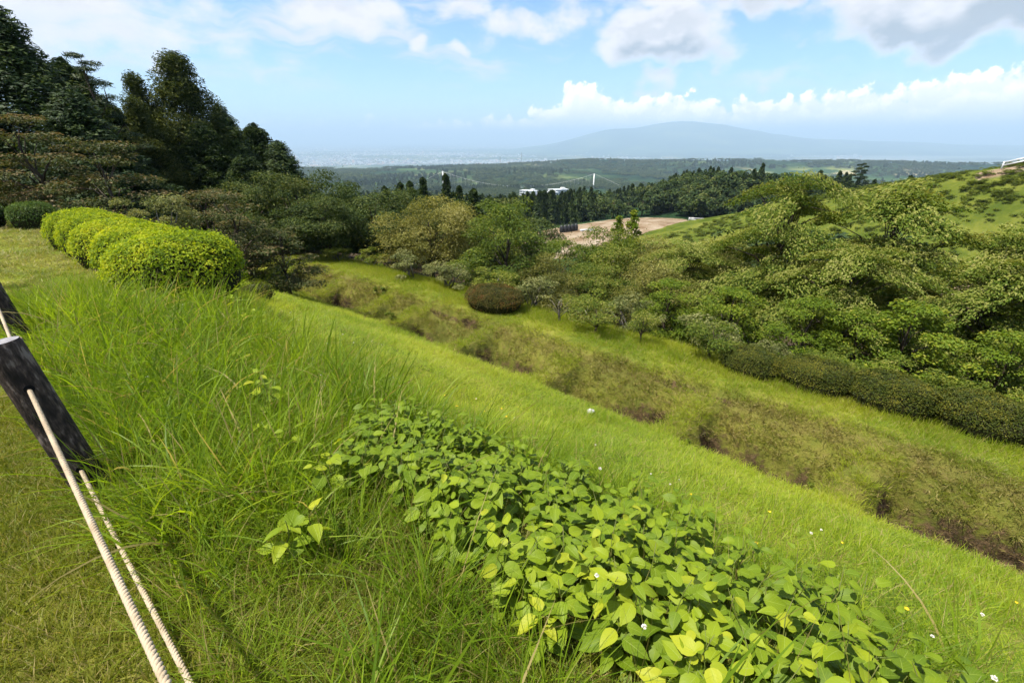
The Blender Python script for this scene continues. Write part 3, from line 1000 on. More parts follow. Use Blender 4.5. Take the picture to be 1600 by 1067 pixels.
def tree_pine(seed, h, w, mat, bark, n_cl=16, n_leaf=5000, low=0.45, L=0.22, W=0.035):
    """pine with a tall bare stem and separate cushions of needles"""
    rng = np.random.default_rng(seed)
    q = np.linspace(0, 1, n_cl)
    a = np.arange(n_cl) * 2.39996 + rng.normal(0, 0.3, n_cl)
    rr = 0.5 * w * (1 - 0.75 * q) * rng.uniform(0.35, 0.95, n_cl)
    C = np.stack([rr * np.cos(a), rr * np.sin(a), (low + (0.96 - low) * q) * h], 1)
    cr = 0.5 * w * rng.uniform(0.24, 0.4, n_cl) * (1 - 0.3 * q)
    Rr = np.stack([cr, cr, cr * 0.42], 1)
    parts = [clump_leaves(rng, C, Rr, n_leaf // n_cl, L, W, up=0.5, out=0.4, jit=0.7, shell=0.2, flat_dir=0.5, upturn=0.6, top_only=0.8)]
    tm = wood_mesh(rng, 'trunk', bark, h, 0.016 * h + 0.03, C, fork=0.88, limb_r=0.4)
    return tm, crown('crown', mat, parts)


def shrub(seed, h, w, mat, bark, n_cl=16, n_leaf=3500, L=0.09, W=0.05, stems=7, sparse=0.35):
    """many-stemmed garden shrub, foliage close to the ground"""
    rng = np.random.default_rng(seed)
    a = rng.random(n_cl) * 6.283
    rr = 0.5 * w * np.sqrt(rng.random(n_cl)) * 0.82
    zz = h * np.clip(0.35 + 0.55 * rng.random(n_cl) - 0.25 * (rr / (0.5 * w)) ** 2, 0.15, 0.9)
    C = np.stack([rr * np.cos(a), rr * np.sin(a), zz], 1)
    cr = w * rng.uniform(0.10, 0.20, n_cl)
    Rr = np.stack([cr, cr, cr * 0.7], 1)
    parts = [clump_leaves(rng, C, Rr, n_leaf // n_cl, L, W, up=0.8, out=0.5, jit=0.45, shell=sparse)]
    b = Acc()
    for i in range(stems):
        c = C[rng.integers(0, n_cl)]
        p0 = np.array([rng.normal(0, 0.04 * w), rng.normal(0, 0.04 * w), -0.1])
        b.add(*tube([p0, p0 * 0.5 + c * 0.35 + rng.normal(0, 0.03, 3), c], [0.016 * h + 0.012, 0.011 * h + 0.008, 0.005], 5))
    return b.mesh('stems', bark, True), crown('crown', mat, parts)


def clipped(seed, sx, sy, h, mat, n_leaf=9000, L=0.045, W=0.026, lump=0.06, base_in=0.72, spiky=0.25):
    """clipped bush: a dense dome of small leaves over a twiggy core"""
    rng = np.random.default_rng(seed)

    def surf(u):
        """dome: flattened ellipsoid that narrows towards the foot"""
        a = np.arctan2(u[:, 1], u[:, 0])
        e = np.arcsin(np.clip(u[:, 2], -1, 1))
        z = h * (0.42 + 0.58 * np.sign(u[:, 2]) * np.abs(np.sin(e)) ** 0.9)
        z = np.where(u[:, 2] < 0, h * 0.42 * (1 - np.abs(np.sin(e)) ** 0.9), z)
        r = np.cos(e) ** 0.62
        r = np.where(u[:, 2] < 0, base_in + (1 - base_in) * np.cos(e), r)
        ln = 1 + lump * 2 * (fbm(a * 1.3 + 11, e * 1.9, seed, 3) - 0.5)
        return np.stack([np.cos(a) * r * sx / 2 * ln, np.sin(a) * r * sy / 2 * ln, z * (1 + (ln - 1) * 0.7)], 1)
    u = unit(rng.normal(size=(n_leaf, 3)))
    u[:, 2] = np.where(rng.random(n_leaf) < 0.2, u[:, 2], np.abs(u[:, 2]))
    k = rng.random(n_leaf) < 0.40                     # the broad top needs its own share
    ee = np.arccos(np.clip(0.9 * np.sqrt(rng.random(n_leaf)), 0, 1) ** (1 / 0.62))
    aa = rng.random(n_leaf) * 6.28319
    u = np.where(k[:, None], np.stack([np.cos(aa) * np.cos(ee), np.sin(aa) * np.cos(ee), np.sin(ee)], 1), u)
    p = surf(u)
    eps = 0.02
    nrm = unit(np.stack([p[:, 0] / (sx / 2) ** 2, p[:, 1] / (sy / 2) ** 2, (p[:, 2] - 0.35 * h) / (0.6 * h) ** 2], 1))
    p = p - nrm * (rng.random(n_leaf) ** 1.5 * 0.07)[:, None] + nrm * (rng.random(n_leaf) ** 6 * 0.04)[:, None]
    ln = unit(nrm + 0.55 * rng.normal(size=nrm.shape) + np.array([0, 0, 0.25]))
    tan = unit(nrm * spiky * 3 + rng.normal(size=nrm.shape) * 0.7 + np.array([0, 0, 0.4]))
    stray = rng.random(n_leaf) < 0.025                # shoots that have grown since the last clipping
    p = p + nrm * np.where(stray, rng.uniform(0.02, 0.085, n_leaf), 0.0)[:, None]
    ls = L * rng.uniform(0.5, 1.35, n_leaf)
    v, f = leaf_quads(p, ln, tan, ls, ls * W / L, 0.1)
    pt = fbm(p[:, 0] * 4 + 3, p[:, 1] * 4 + p[:, 2] * 3, seed + 5, 2)
    cm = crown('foliage', mat, [(v, f, np.clip(0.5 + (pt - 0.5) * 0.9 + (rng.random(n_leaf) - 0.5) * 0.8, 0, 1))])
    # twiggy core
    na, ne = 20, 11
    A, E_ = np.meshgrid(np.linspace(0, 2 * np.pi, na, endpoint=False), np.r_[np.linspace(-1.45, 1.1, ne - 3), 1.35, 1.5, 1.5707])
    uu = np.stack([np.cos(A) * np.cos(E_), np.sin(A) * np.cos(E_), np.sin(E_)], -1).reshape(-1, 3)
    c = surf(uu) * np.array([0.90, 0.90, 0.92])
    i = np.arange(ne - 1)[:, None] * na + np.arange(na)[None, :]
    j = np.arange(ne - 1)[:, None] * na + (np.arange(na)[None, :] + 1) % na
    F = np.stack([i, j, j + na, i + na], -1).reshape(-1, 4)
    return np_mesh('branches', c, F, TWIG, True), cm


TWIG = plain_mat('twigs_dark', [(0.0, (0.012, 0.014, 0.006)), (1.0, (0.035, 0.035, 0.014))], 30.0, 0.95, 0.05)


def place(meshes, names, name, label, cat, x, y, rz=0.0, sc=1.0, group=None, dz=0.0):
    r = empty(name, on_ground(x, y, dz), rz, sc)
    tag(r, label, cat, group)
    for n, me in zip(names, meshes):
        obj(n, me, r)
    return r


TC = ('trunk', 'crown')
SCN = ('stems', 'crown')
BF = ('branches', 'foliage')


# scatter of instances on points, for what nobody could count
def scatter(name, protos, P, rot, sc, idx, label, cat):
    me = bpy.data.meshes.new(name)
    n = len(P)
    me.vertices.add(n)
    me.vertices.foreach_set('co', np.asarray(P, np.float32).ravel())
    a = me.attributes.new('rot', 'FLOAT_VECTOR', 'POINT'); a.data.foreach_set('vector', np.asarray(rot, np.float32).ravel())
    a = me.attributes.new('sc', 'FLOAT_VECTOR', 'POINT'); a.data.foreach_set('vector', np.asarray(sc, np.float32).ravel())
    a = me.attributes.new('pick', 'INT', 'POINT'); a.data.foreach_set('value', np.asarray(idx, np.int32))
    me.update()
    o = obj(name, me)
    ng = bpy.data.node_groups.new(name + '_scatter', 'GeometryNodeTree')
    ng.interface.new_socket('Geometry', in_out='INPUT', socket_type='NodeSocketGeometry')
    ng.interface.new_socket('Geometry', in_out='OUTPUT', socket_type='NodeSocketGeometry')
    N, Lk = ng.nodes, ng.links
    gi, go = N.new('NodeGroupInput'), N.new('NodeGroupOutput')
    ip = N.new('GeometryNodeInstanceOnPoints')
    j = N.new('GeometryNodeJoinGeometry')
    for pm in reversed(protos):
        po = bpy.data.objects.new(name + '_piece', pm)
        oi = N.new('GeometryNodeObjectInfo')
        oi.inputs['Object'].default_value = po
        oi.inputs['As Instance'].default_value = True
        Lk.new(oi.outputs['Geometry'], j.inputs[0])

    def named(nm, typ):
        nd = N.new('GeometryNodeInputNamedAttribute')
        nd.data_type = typ
        nd.inputs['Name'].default_value = nm
        return nd.outputs['Attribute']
    Lk.new(gi.outputs[0], ip.inputs['Points'])
    Lk.new(j.outputs[0], ip.inputs['Instance'])
    ip.inputs['Pick Instance'].default_value = True
    Lk.new(named('pick', 'INT'), ip.inputs['Instance Index'])
    Lk.new(named('rot', 'FLOAT_VECTOR'), ip.inputs['Rotation'])
    Lk.new(named('sc', 'FLOAT_VECTOR'), ip.inputs['Scale'])
    Lk.new(ip.outputs[0], go.inputs[0])
    md = o.modifiers.new('scatter', 'NODES')
    md.node_group = ng
    tag(o, label, cat, kind='stuff')
    return o

# ------------------------------------------------------------------ trees and shrubs standing round the moat
def trees():
    cyp = [tree_conifer(11, 9.0, 5.0, M_CYPRESS, BARK, 170, 46000, 0.21, 0.058, power=0.9, cl=0.19, upturn=0.7),
           tree_conifer(12, 9.0, 4.6, M_CYPRESS, BARK, 165, 46000, 0.20, 0.058, power=0.85, upturn=1.0, cl=0.19)]
    ced = [tree_conifer(13, 10.0, 5.0, M_CEDAR, BARK, 130, 46000, 0.165, 0.048, power=0.8, flat=0.95, cl=0.22, upturn=1.0),
           tree_conifer(14, 10.0, 4.6, M_CEDAR, BARK, 120, 42000, 0.165, 0.048, power=0.85, flat=1.0, cl=0.22, upturn=1.0)]
    pine = tree_pine(15, 9.5, 3.8, M_PINE, BARK, 18, 5200)
    for k, var, x, y, h, w, rz, lab in [
        ('cypress_tree', 0, -22.8, 24.0, 9.6, 8.4, 0.0, 'tall dark cypress cut by the picture\'s edge, highest of the conifers'),
        ('cypress_tree', 1, -23.4, 27.5, 9.6, 7.0, 1.0, 'dark cypress just right of the highest one, behind the airy pine'),
        ('cypress_tree', 0, -19.6, 34.0, 9.2, 6.2, 2.0, 'first cypress downhill of the big rounded cedar'),
        ('cypress_tree', 1, -17.7, 34.5, 8.5, 6.4, 0.6, 'second cypress downhill of the big rounded cedar'),
        ('cypress_tree', 0, -15.6, 33.0, 7.3, 6.6, 4.0, 'lowest cypress at the downhill end of the conifer row, against the hazy town'),
        ('cypress_tree', 1, -18.4, 29.5, 7.0, 6.0, 3.0, 'shorter dark cypress in front of the rounded cedar\'s foot'),
        ('cypress_tree', 0, -17.9, 31.6, 8.0, 5.6, 1.4, 'pointed cypress between the rounded cedar and the downhill cypresses'),
        ('cypress_tree', 1, -21.6, 27.2, 8.0, 5.6, 2.4, 'dark cypress filling the gap right behind the airy pine'),
        ('cypress_tree', 1, -15.6, 28.5, 5.3, 5.6, 5.0, 'low dark cypress above the shaded end of the moat'),
        ('cypress_tree', 0, -18.6, 21.5, 6.2, 6.4, 2.5, 'short dark cypress behind the brown tipped layered tree'),
        ('cypress_tree', 1, -24.5, 21.0, 7.0, 7.0, 0.4, 'short dark cypress at the picture\'s edge behind round shrubs'),
    ]:
        hh, ww = (9.0, 5.0) if var == 0 else (9.0, 4.6)
        place(cyp[var], TC, k, lab, 'cypress', x, y, rz, (w / ww, w / ww, h / hh), 'conifers on the bailey edge')
    place(ced[0], TC, 'cedar_tree', 'big rounded cedar with shaggy lit clumps and a domed top', 'cedar', -19.8, 31.0, 0.3, (1.55, 1.55, 1.08), 'conifers on the bailey edge')
    place(ced[1], TC, 'cedar_tree', 'smaller cedar with a narrow top beside the big rounded one', 'cedar', -21.8, 30.0, 1.7, (1.15, 1.15, 0.98), 'conifers on the bailey edge')
    place(ced[1], TC, 'cedar_tree', 'dark cedar between the airy pine and the narrow topped cedar', 'cedar', -20.4, 27.6, 3.1, (1.15, 1.15, 0.84), 'conifers on the bailey edge')
    place(pine, TC, 'pine_tree', 'airy pine with see-through top standing among dark conifers', 'pine', -20.3, 25.0, 0.4, (1.05, 1.05, 0.99))

    # layered trees with brownish tips behind the clipped row
    tb = [tree_tier(21, 3.0, 3.8, M_TIER_BROWN, BARK, 6, 9000, 0.10, 0.05, low=0.25, bloom=True, thick=0.10),
          tree_tier(22, 3.0, 3.8, M_TIER_BROWN, BARK, 6, 9000, 0.10, 0.05, low=0.20, bloom=True, thick=0.10)]
    place(tb[0], TC, 'layered_tree', 'brown tipped layered tree at the picture\'s edge above the round dark shrubs', 'tree', -15.0, 15.3, 0.0, (1.15, 1.15, 1.02), 'layered trees behind the clipped row')
    place(tb[1], TC, 'layered_tree', 'brown tipped layered tree above the far end of the yellow-green row', 'tree', -12.3, 14.6, 1.0, (1.1, 1.1, 1.0), 'layered trees behind the clipped row')
    place(tb[0], TC, 'layered_tree', 'brown tipped layered tree right of the grey-green shrub', 'tree', -8.9, 14.6, 2.2, (1.0, 1.0, 0.95), 'layered trees behind the clipped row')
    place(tb[1], TC, 'layered_tree', 'low brown tipped tree sweeping down beside the nearest clipped bush', 'tree', -7.6, 14.9, 3.4, (0.85, 0.85, 0.75), 'layered trees behind the clipped row')
    place(tb[0], TC, 'layered_tree', 'dark layered tree deep in shade behind the grey-green shrub', 'tree', -11.2, 17.2, 4.4, (1.1, 1.1, 1.0), 'layered trees behind the clipped row')
    sg = shrub(31, 1.9, 1.9, M_GREYGREEN, BARK_PALE, 18, 5000, 0.075, 0.032)
    place(sg, SCN, 'shrub', 'fine leaved grey-green shrub behind the yellow-green clipped row', 'shrub', -9.9, 13.0, 0.0, (1.05, 1.05, 1.08))

    # broad-leaved wood at the end of the moat
    rd = [tree_round(41, 4.6, 4.8, M_DARK, BARK, 34, 12000, 0.13, 0.07, low=0.12),
          tree_round(42, 4.6, 4.8, M_DARK, BARK, 30, 11000, 0.15, 0.07, low=0.15, flat=0.55),
          tree_round(43, 4.6, 4.8, M_MID, BARK, 32, 12000, 0.13, 0.07, low=0.12, flat=0.6)]
    for var, x, y, h, w, rz, lab in [
        (0, -11.0, 24.0, 4.6, 4.8, 0.0, 'dark broad-leaved tree just below the lowest cypress'),
        (1, -9.2, 22.6, 3.3, 4.0, 1.0, 'low dark tree overhanging the shaded end of the moat'),
        (0, -7.6, 25.2, 4.6, 5.8, 2.0, 'mid green tree with lit top left of the olive tree'),
        (1, -10.8, 29.0, 5.0, 5.0, 3.0, 'dark tree behind the mid green one, below the hazy town'),
        (0, -5.6, 23.8, 3.2, 3.8, 4.0, 'dark low tree between mid green tree and olive tree'),
        (0, -13.6, 24.6, 3.9, 4.6, 5.0, 'dark tree under the row of cypresses, left of the moat end'),
        (1, -12.0, 20.4, 2.9, 3.6, 0.7, 'small dark tree filling the shade at the end of the slope'),
        (0, -4.4, 31.0, 5.6, 5.6, 1.6, 'dark round tree rising behind the olive tree'),
        (2, -1.2, 33.0, 5.4, 6.0, 2.6, 'mid green tree behind the large layered dogwood'),
        (0, -7.8, 34.0, 6.0, 6.0, 0.9, 'dark tree below the pointed conifers, behind the lit one'),
    ]:
        place(rd[var], TC, 'broadleaf_tree', lab, 'tree', x, y, rz, (w / 4.8, w / 4.8, h / 4.6), 'broad-leaved trees past the moat')
    ol = tree_round(44, 4.0, 4.8, M_OLIVE, BARK, 44, 22000, 0.105, 0.05, low=0.05, flat=0.8, cl_r=0.27)
    place(ol, TC, 'olive_tree', 'pale olive green fine leaved tree beyond the middle of the moat', 'tree', -3.9, 22.0, 0.0, (1.08, 1.08, 1.04))
    tf = tree_tier(23, 4.0, 5.6, M_MID, BARK, 7, 20000, 0.12, 0.065, low=0.12, bloom=False, thick=0.15)
    place(tf, TC, 'dogwood_tree', 'fresh green layered dogwood right of the olive tree', 'dogwood', -0.2, 19.4, 0.0, (1.06, 1.06, 1.02))
    tm2 = tree_tier(24, 4.0, 4.6, M_MID, BARK, 6, 11000, 0.13, 0.07, low=0.15, bloom=False, thick=0.15)
    place(tm2, TC, 'broadleaf_tree', 'fresh green layered tree right of the large layered dogwood', 'tree', 2.2, 21.0, 0.0, (0.85, 0.85, 0.80), 'broad-leaved trees past the moat')

    # pointed conifers in front of the valley
    cs = tree_conifer(16, 9.0, 3.0, M_CYPRESS, BARK, 60, 5000, 0.40, 0.12, power=0.9)
    for i, (x, y, h, w) in enumerate([(-8.9, 48, 8.6, 3.0), (-6.9, 50, 9.5, 3.0), (-10.0, 47, 8.0, 2.8), (-4.2, 52, 8.6, 3.8), (-11.7, 50, 8.2, 3.0), (-5.4, 49, 8.3, 2.8), (-13.6, 51, 7.9, 3.0), (-2.4, 53, 8.0, 3.6)]):
        place(cs, TC, 'pointed_conifer', 'small pointed dark conifer in the row below the hazy town', 'conifer', x, y, i * 1.3, (w / 3, w / 3, h / 9), 'pointed conifers below the town')
    rb = tree_round(45, 8.0, 7.0, M_DARK, BARK, 34, 6000, 0.30, 0.17, low=0.15)
    for i, (x, y, h, w, lab) in enumerate([(-1.0, 50, 8.0, 6.5, 'domed dark tree right of the pointed conifers'),
                                           (3.0, 54, 6.6, 6.5, 'domed dark tree left of the white buildings'),
                                           (-15.5, 56, 7.5, 7.0, 'domed dark tree left of the pointed conifers')]):
        place(rb, TC, 'domed_tree', lab, 'tree', x, y, i * 1.7, (w / 7, w / 7, h / 8), 'domed trees below the valley view')
    yc = tree_conifer(17, 6.0, 1.5, M_BRIGHT, BARK, 50, 4000, 0.22, 0.09, power=0.5, cl=0.34, upturn=0.9)
    place(yc, TC, 'young_conifer', 'left one of two bright green pointed young trees by the site', 'conifer', 6.9, 30.0, 0.0, (1.05, 1.05, 1.0), 'two bright young trees')
    place(yc, TC, 'young_conifer', 'right one of two bright green pointed young trees by the site', 'conifer', 7.9, 30.2, 2.0, (1.1, 1.1, 1.1), 'two bright young trees')

    # wood beyond the hedge on the right
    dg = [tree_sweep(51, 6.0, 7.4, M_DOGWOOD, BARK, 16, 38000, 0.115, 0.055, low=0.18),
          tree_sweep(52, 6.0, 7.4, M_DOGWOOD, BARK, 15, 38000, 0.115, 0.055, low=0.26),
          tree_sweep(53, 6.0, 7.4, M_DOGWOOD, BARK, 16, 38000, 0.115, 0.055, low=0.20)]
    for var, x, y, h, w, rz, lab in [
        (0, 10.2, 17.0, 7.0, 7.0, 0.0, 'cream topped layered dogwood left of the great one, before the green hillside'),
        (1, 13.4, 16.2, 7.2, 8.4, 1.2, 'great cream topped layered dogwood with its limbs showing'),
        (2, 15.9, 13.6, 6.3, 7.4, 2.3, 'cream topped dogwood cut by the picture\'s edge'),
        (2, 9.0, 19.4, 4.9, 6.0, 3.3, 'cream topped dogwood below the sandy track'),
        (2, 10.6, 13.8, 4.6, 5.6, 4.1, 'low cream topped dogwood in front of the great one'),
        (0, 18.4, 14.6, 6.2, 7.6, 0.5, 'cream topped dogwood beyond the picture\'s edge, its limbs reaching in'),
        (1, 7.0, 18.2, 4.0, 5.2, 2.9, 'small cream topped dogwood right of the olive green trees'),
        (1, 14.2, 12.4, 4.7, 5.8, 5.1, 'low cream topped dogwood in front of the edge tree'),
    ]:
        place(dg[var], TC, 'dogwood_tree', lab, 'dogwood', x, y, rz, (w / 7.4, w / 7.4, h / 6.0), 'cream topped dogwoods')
    md = [tree_round(46, 4.0, 4.4, M_MID, BARK, 30, 11000, 0.115, 0.06, low=0.08, flat=0.6),
          tree_round(47, 4.0, 4.4, M_OLIVE, BARK, 30, 11000, 0.10, 0.05, low=0.08, flat=0.6)]
    for var, x, y, h, w, rz, lab in [
        (0, 5.0, 22.0, 4.0, 4.6, 0.0, 'mid green tree below the bare building site'),
        (1, 7.3, 22.0, 4.5, 4.8, 1.0, 'olive green tree right of the two bright young trees'),
        (0, 3.5, 18.2, 2.4, 3.4, 2.0, 'low mid green tree behind the pruned plums'),
        (1, 5.6, 17.0, 3.0, 3.8, 3.0, 'low olive green tree behind the lit young maple'),
        (0, 8.4, 24.6, 4.0, 5.0, 4.0, 'mid green tree at the foot of the sandy track'),
        (0, 12.2, 22.0, 4.2, 5.4, 5.0, 'mid green tree behind the cream topped dogwoods'),
        (0, 5.6, 26.5, 5.0, 5.0, 1.9, 'mid green tree hiding the near rim of the bare site'),
        (1, 1.5, 17.4, 2.3, 3.0, 0.5, 'low olive tree behind the rusty azalea bush'),
        (1, 17.6, 19.6, 4.6, 5.6, 0.8, 'olive green tree behind the dogwood at the edge'),
    ]:
        place(md[var], TC, 'broadleaf_tree', lab, 'tree', x, y, rz, (w / 4.4, w / 4.4, h / 4.0), 'trees behind the plums and dogwoods')
    mp = [tree_tier(61, 2.6, 3.2, M_BRIGHT, BARK, 6, 10000, 0.10, 0.065, low=0.14, bloom=False, thick=0.15),
          tree_tier(62, 2.6, 3.2, M_BRIGHT, BARK, 6, 10000, 0.085, 0.055, low=0.18, bloom=False, thick=0.15)]
    for var, x, y, h, w, rz, lab in [
        (1, 8.7, 12.4, 2.4, 2.9, 0.0, 'green maple right behind the first mound of the dark hedge'),
        (0, 10.8, 11.4, 2.8, 3.4, 1.0, 'bright green maple in front of the great dogwood'),
        (1, 9.9, 11.9, 2.3, 2.8, 2.0, 'darker maple between two maples behind the hedge'),
        (0, 12.6, 10.4, 2.5, 2.8, 3.0, 'bright green maple at the edge behind the hedge'),
        (1, 7.0, 13.7, 2.3, 3.0, 4.0, 'green maple behind the last pruned plum'),
        (1, 5.2, 14.4, 2.2, 2.6, 5.0, 'green maple with slender trunk behind the plums'),
    ]:
        place(mp[var], TC, 'maple_tree', lab, 'maple', x, y, rz, (w / 3.2, w / 3.2, h / 2.6), 'maples behind the hedge')

    # shrubs along the far bank
    sh = [shrub(71, 1.2, 1.6, M_SHRUB, BARK_PALE, 16, 2600, 0.075, 0.036), shrub(72, 1.2, 1.6, M_SHRUB, BARK_PALE, 14, 2200, 0.085, 0.04), shrub(73, 1.2, 1.6, M_GREYGREEN, BARK_PALE, 16, 2600, 0.07, 0.036)]
    for var, x, y, h, w, rz, lab in [
        (0, 8.6, 10.8, 1.25, 1.5, 0.0, 'fresh green shrub behind the second mound of the dark hedge'),
        (1, 9.5, 10.0, 1.25, 1.7, 1.0, 'fresh green shrub behind the third mound of the dark hedge'),
        (0, 10.5, 9.6, 1.2, 1.5, 2.0, 'fresh green shrub near the edge behind the hedge'),
        (1, 11.4, 9.1, 1.3, 1.4, 3.0, 'fresh green shrub cut by the edge behind the hedge'),
        (2, 7.2, 11.6, 1.0, 1.2, 4.0, 'small pale shrub at the near end of the dark hedge'),
        (0, -8.3, 21.6, 0.9, 1.6, 1.0, 'low shrub left of two at the shaded end of the moat'),
        (1, -6.7, 21.4, 1.0, 1.6, 2.0, 'low shrub right of two at the shaded end of the moat'),
        (2, -4.3, 19.0, 1.2, 2.2, 3.0, 'grey-green shrub under the olive tree'),
        (2, -2.6, 17.6, 1.1, 2.2, 4.0, 'grey-green shrub left of the rusty azalea bush'),
        (2, 0.7, 15.6, 1.2, 2.2, 5.0, 'grey-green shrub right behind the rusty azalea bush'),
        (0, 2.6, 14.4, 1.2, 2.0, 0.4, 'leafy shrub between the bare plum and the next'),
        (2, 3.9, 13.9, 1.3, 2.0, 1.4, 'grey-green shrub behind the lit young plum'),
        (0, -0.8, 16.7, 1.2, 2.0, 2.4, 'leafy shrub behind the rusty azalea bush'),
        (2, 5.9, 12.6, 1.3, 2.2, 3.4, 'grey-green shrub behind the last pruned plum'),
    ]:
        place(sh[var], SCN, 'shrub', lab, 'shrub', x, y, rz, (w / 1.6, w / 1.6, h / 1.2), 'shrubs along the far bank')

    # little pruned plum trees
    pl = [tree_round(81, 1.35, 1.5, M_SHRUB, BARK, 13, 1500, 0.07, 0.035, low=0.35, cl_r=0.34, limbs=12, r0=0.04),
          tree_round(82, 1.35, 1.5, M_MID, BARK, 14, 2200, 0.07, 0.035, low=0.30, cl_r=0.36, limbs=12, r0=0.045),
          tree_round(83, 1.35, 1.5, M_OLIVE, BARK_PALE, 9, 450, 0.06, 0.03, low=0.35, cl_r=0.36, limbs=9, r0=0.05)]
    for var, x, y, h, w, rz, lab in [
        (2, 1.5, 13.6, 1.0, 1.5, 0.0, 'thin pruned plum with bare grey branches'),
        (1, 2.5, 12.6, 1.05, 1.5, 1.0, 'bushy little plum right of the bare one'),
        (0, 3.75, 12.1, 1.05, 1.1, 2.0, 'lit yellow-green little plum with single stem'),
        (1, 5.4, 11.2, 1.2, 1.6, 3.0, 'spreading pruned plum left of the dark hedge'),
    ]:
        place(pl[var], TC, 'plum_tree', lab, 'plum tree', x, y, rz, (w / 1.5, w / 1.5, h / 1.35), 'pruned plums on the far bank')


trees()


# ------------------------------------------------------------------ clipped bushes
def bushes():
    big = [clipped(91, 1.75, 1.65, 0.95, M_HEDGE_Y, 15000, 0.040, 0.024), clipped(92, 1.7, 1.6, 0.95, M_HEDGE_Y, 12000, 0.042, 0.025)]
    for i, (s, p, w, h, lab) in enumerate([
        (7.75, 1.95, 0.98, 0.98, 'big yellow-green clipped bush, the nearest of the row'),
        (9.05, 1.9, 0.84, 0.92, 'yellow-green clipped bush, second of the row'),
        (10.25, 1.85, 0.80, 0.88, 'yellow-green clipped bush, third of the row'),
        (11.4, 1.8, 0.76, 0.86, 'yellow-green clipped bush, fourth of the row'),
        (12.5, 1.78, 0.74, 0.84, 'yellow-green clipped bush, farthest of the row'),
    ]):
        x, y = xy(s, p)
        place(big[0 if i == 0 else 1], BF, 'clipped_bush', lab, 'bush', x, y, i * 1.9, (w, w, h), 'yellow-green clipped row')
    dk = clipped(93, 1.2, 1.2, 0.62, M_HEDGE_D, 6000, 0.04, 0.024)
    for i, (x, y, w, lab) in enumerate([(-11.5, 11.2, 0.78, 'round dark green clipped bush on the lawn behind the row'),
                                        (-12.5, 10.9, 0.85, 'round dark green clipped bush cut by the picture\'s edge'),
                                        (-10.9, 12.0, 0.8, 'shaded dark clipped bush half hidden by the yellow-green row')]):
        place(dk, BF, 'clipped_bush', lab, 'bush', x, y, i * 2.0, (w, w, 1.0), 'dark clipped bushes on the lawn')
    sm = clipped(94, 0.7, 0.6, 0.32, M_HEDGE_O, 2500, 0.035, 0.02)
    place(sm, BF, 'clipped_bush', 'tiny olive clipped bush on the slope below the nearest big one', 'bush', -5.35, 9.1, 0.0)
    az = clipped(95, 2.2, 1.7, 0.78, M_HEDGE_R, 12000, 0.045, 0.02, lump=0.10, spiky=0.6)
    place(az, BF, 'azalea_bush', 'rusty brown and green azalea bush on the far bank', 'bush', -0.6, 14.75, -0.6)
    hd = [clipped(96, 1.9, 1.35, 0.8, M_HEDGE_O, 12000, 0.040, 0.02, lump=0.10, spiky=0.5), clipped(97, 1.9, 1.35, 0.8, M_HEDGE_O, 12000, 0.04, 0.02, lump=0.12, spiky=0.5)]
    rz = math.atan2(DY, DX)
    for i, (s, p, w, h, lab) in enumerate([
        (1.8, 11.75, 0.80, 0.85, 'first mound of the dark clipped hedge, nearest the plums'),
        (0.40, 11.95, 0.88, 0.95, 'second mound of the dark clipped hedge'),
        (-1.05, 12.0, 0.92, 1.02, 'third mound of the dark clipped hedge'),
        (-2.55, 12.1, 0.94, 1.05, 'fourth mound of the dark clipped hedge, brownish on top'),
        (-4.1, 12.25, 0.98, 1.1, 'mound of the dark clipped hedge cut by the picture\'s edge'),
    ]):
        x, y = xy(s, p)
        place(hd[i % 2], BF, 'hedge_bush', lab, 'hedge', x, y, rz + 3.1416 * (i // 2), (w, w, h), 'mounds of the dark hedge')


bushes()

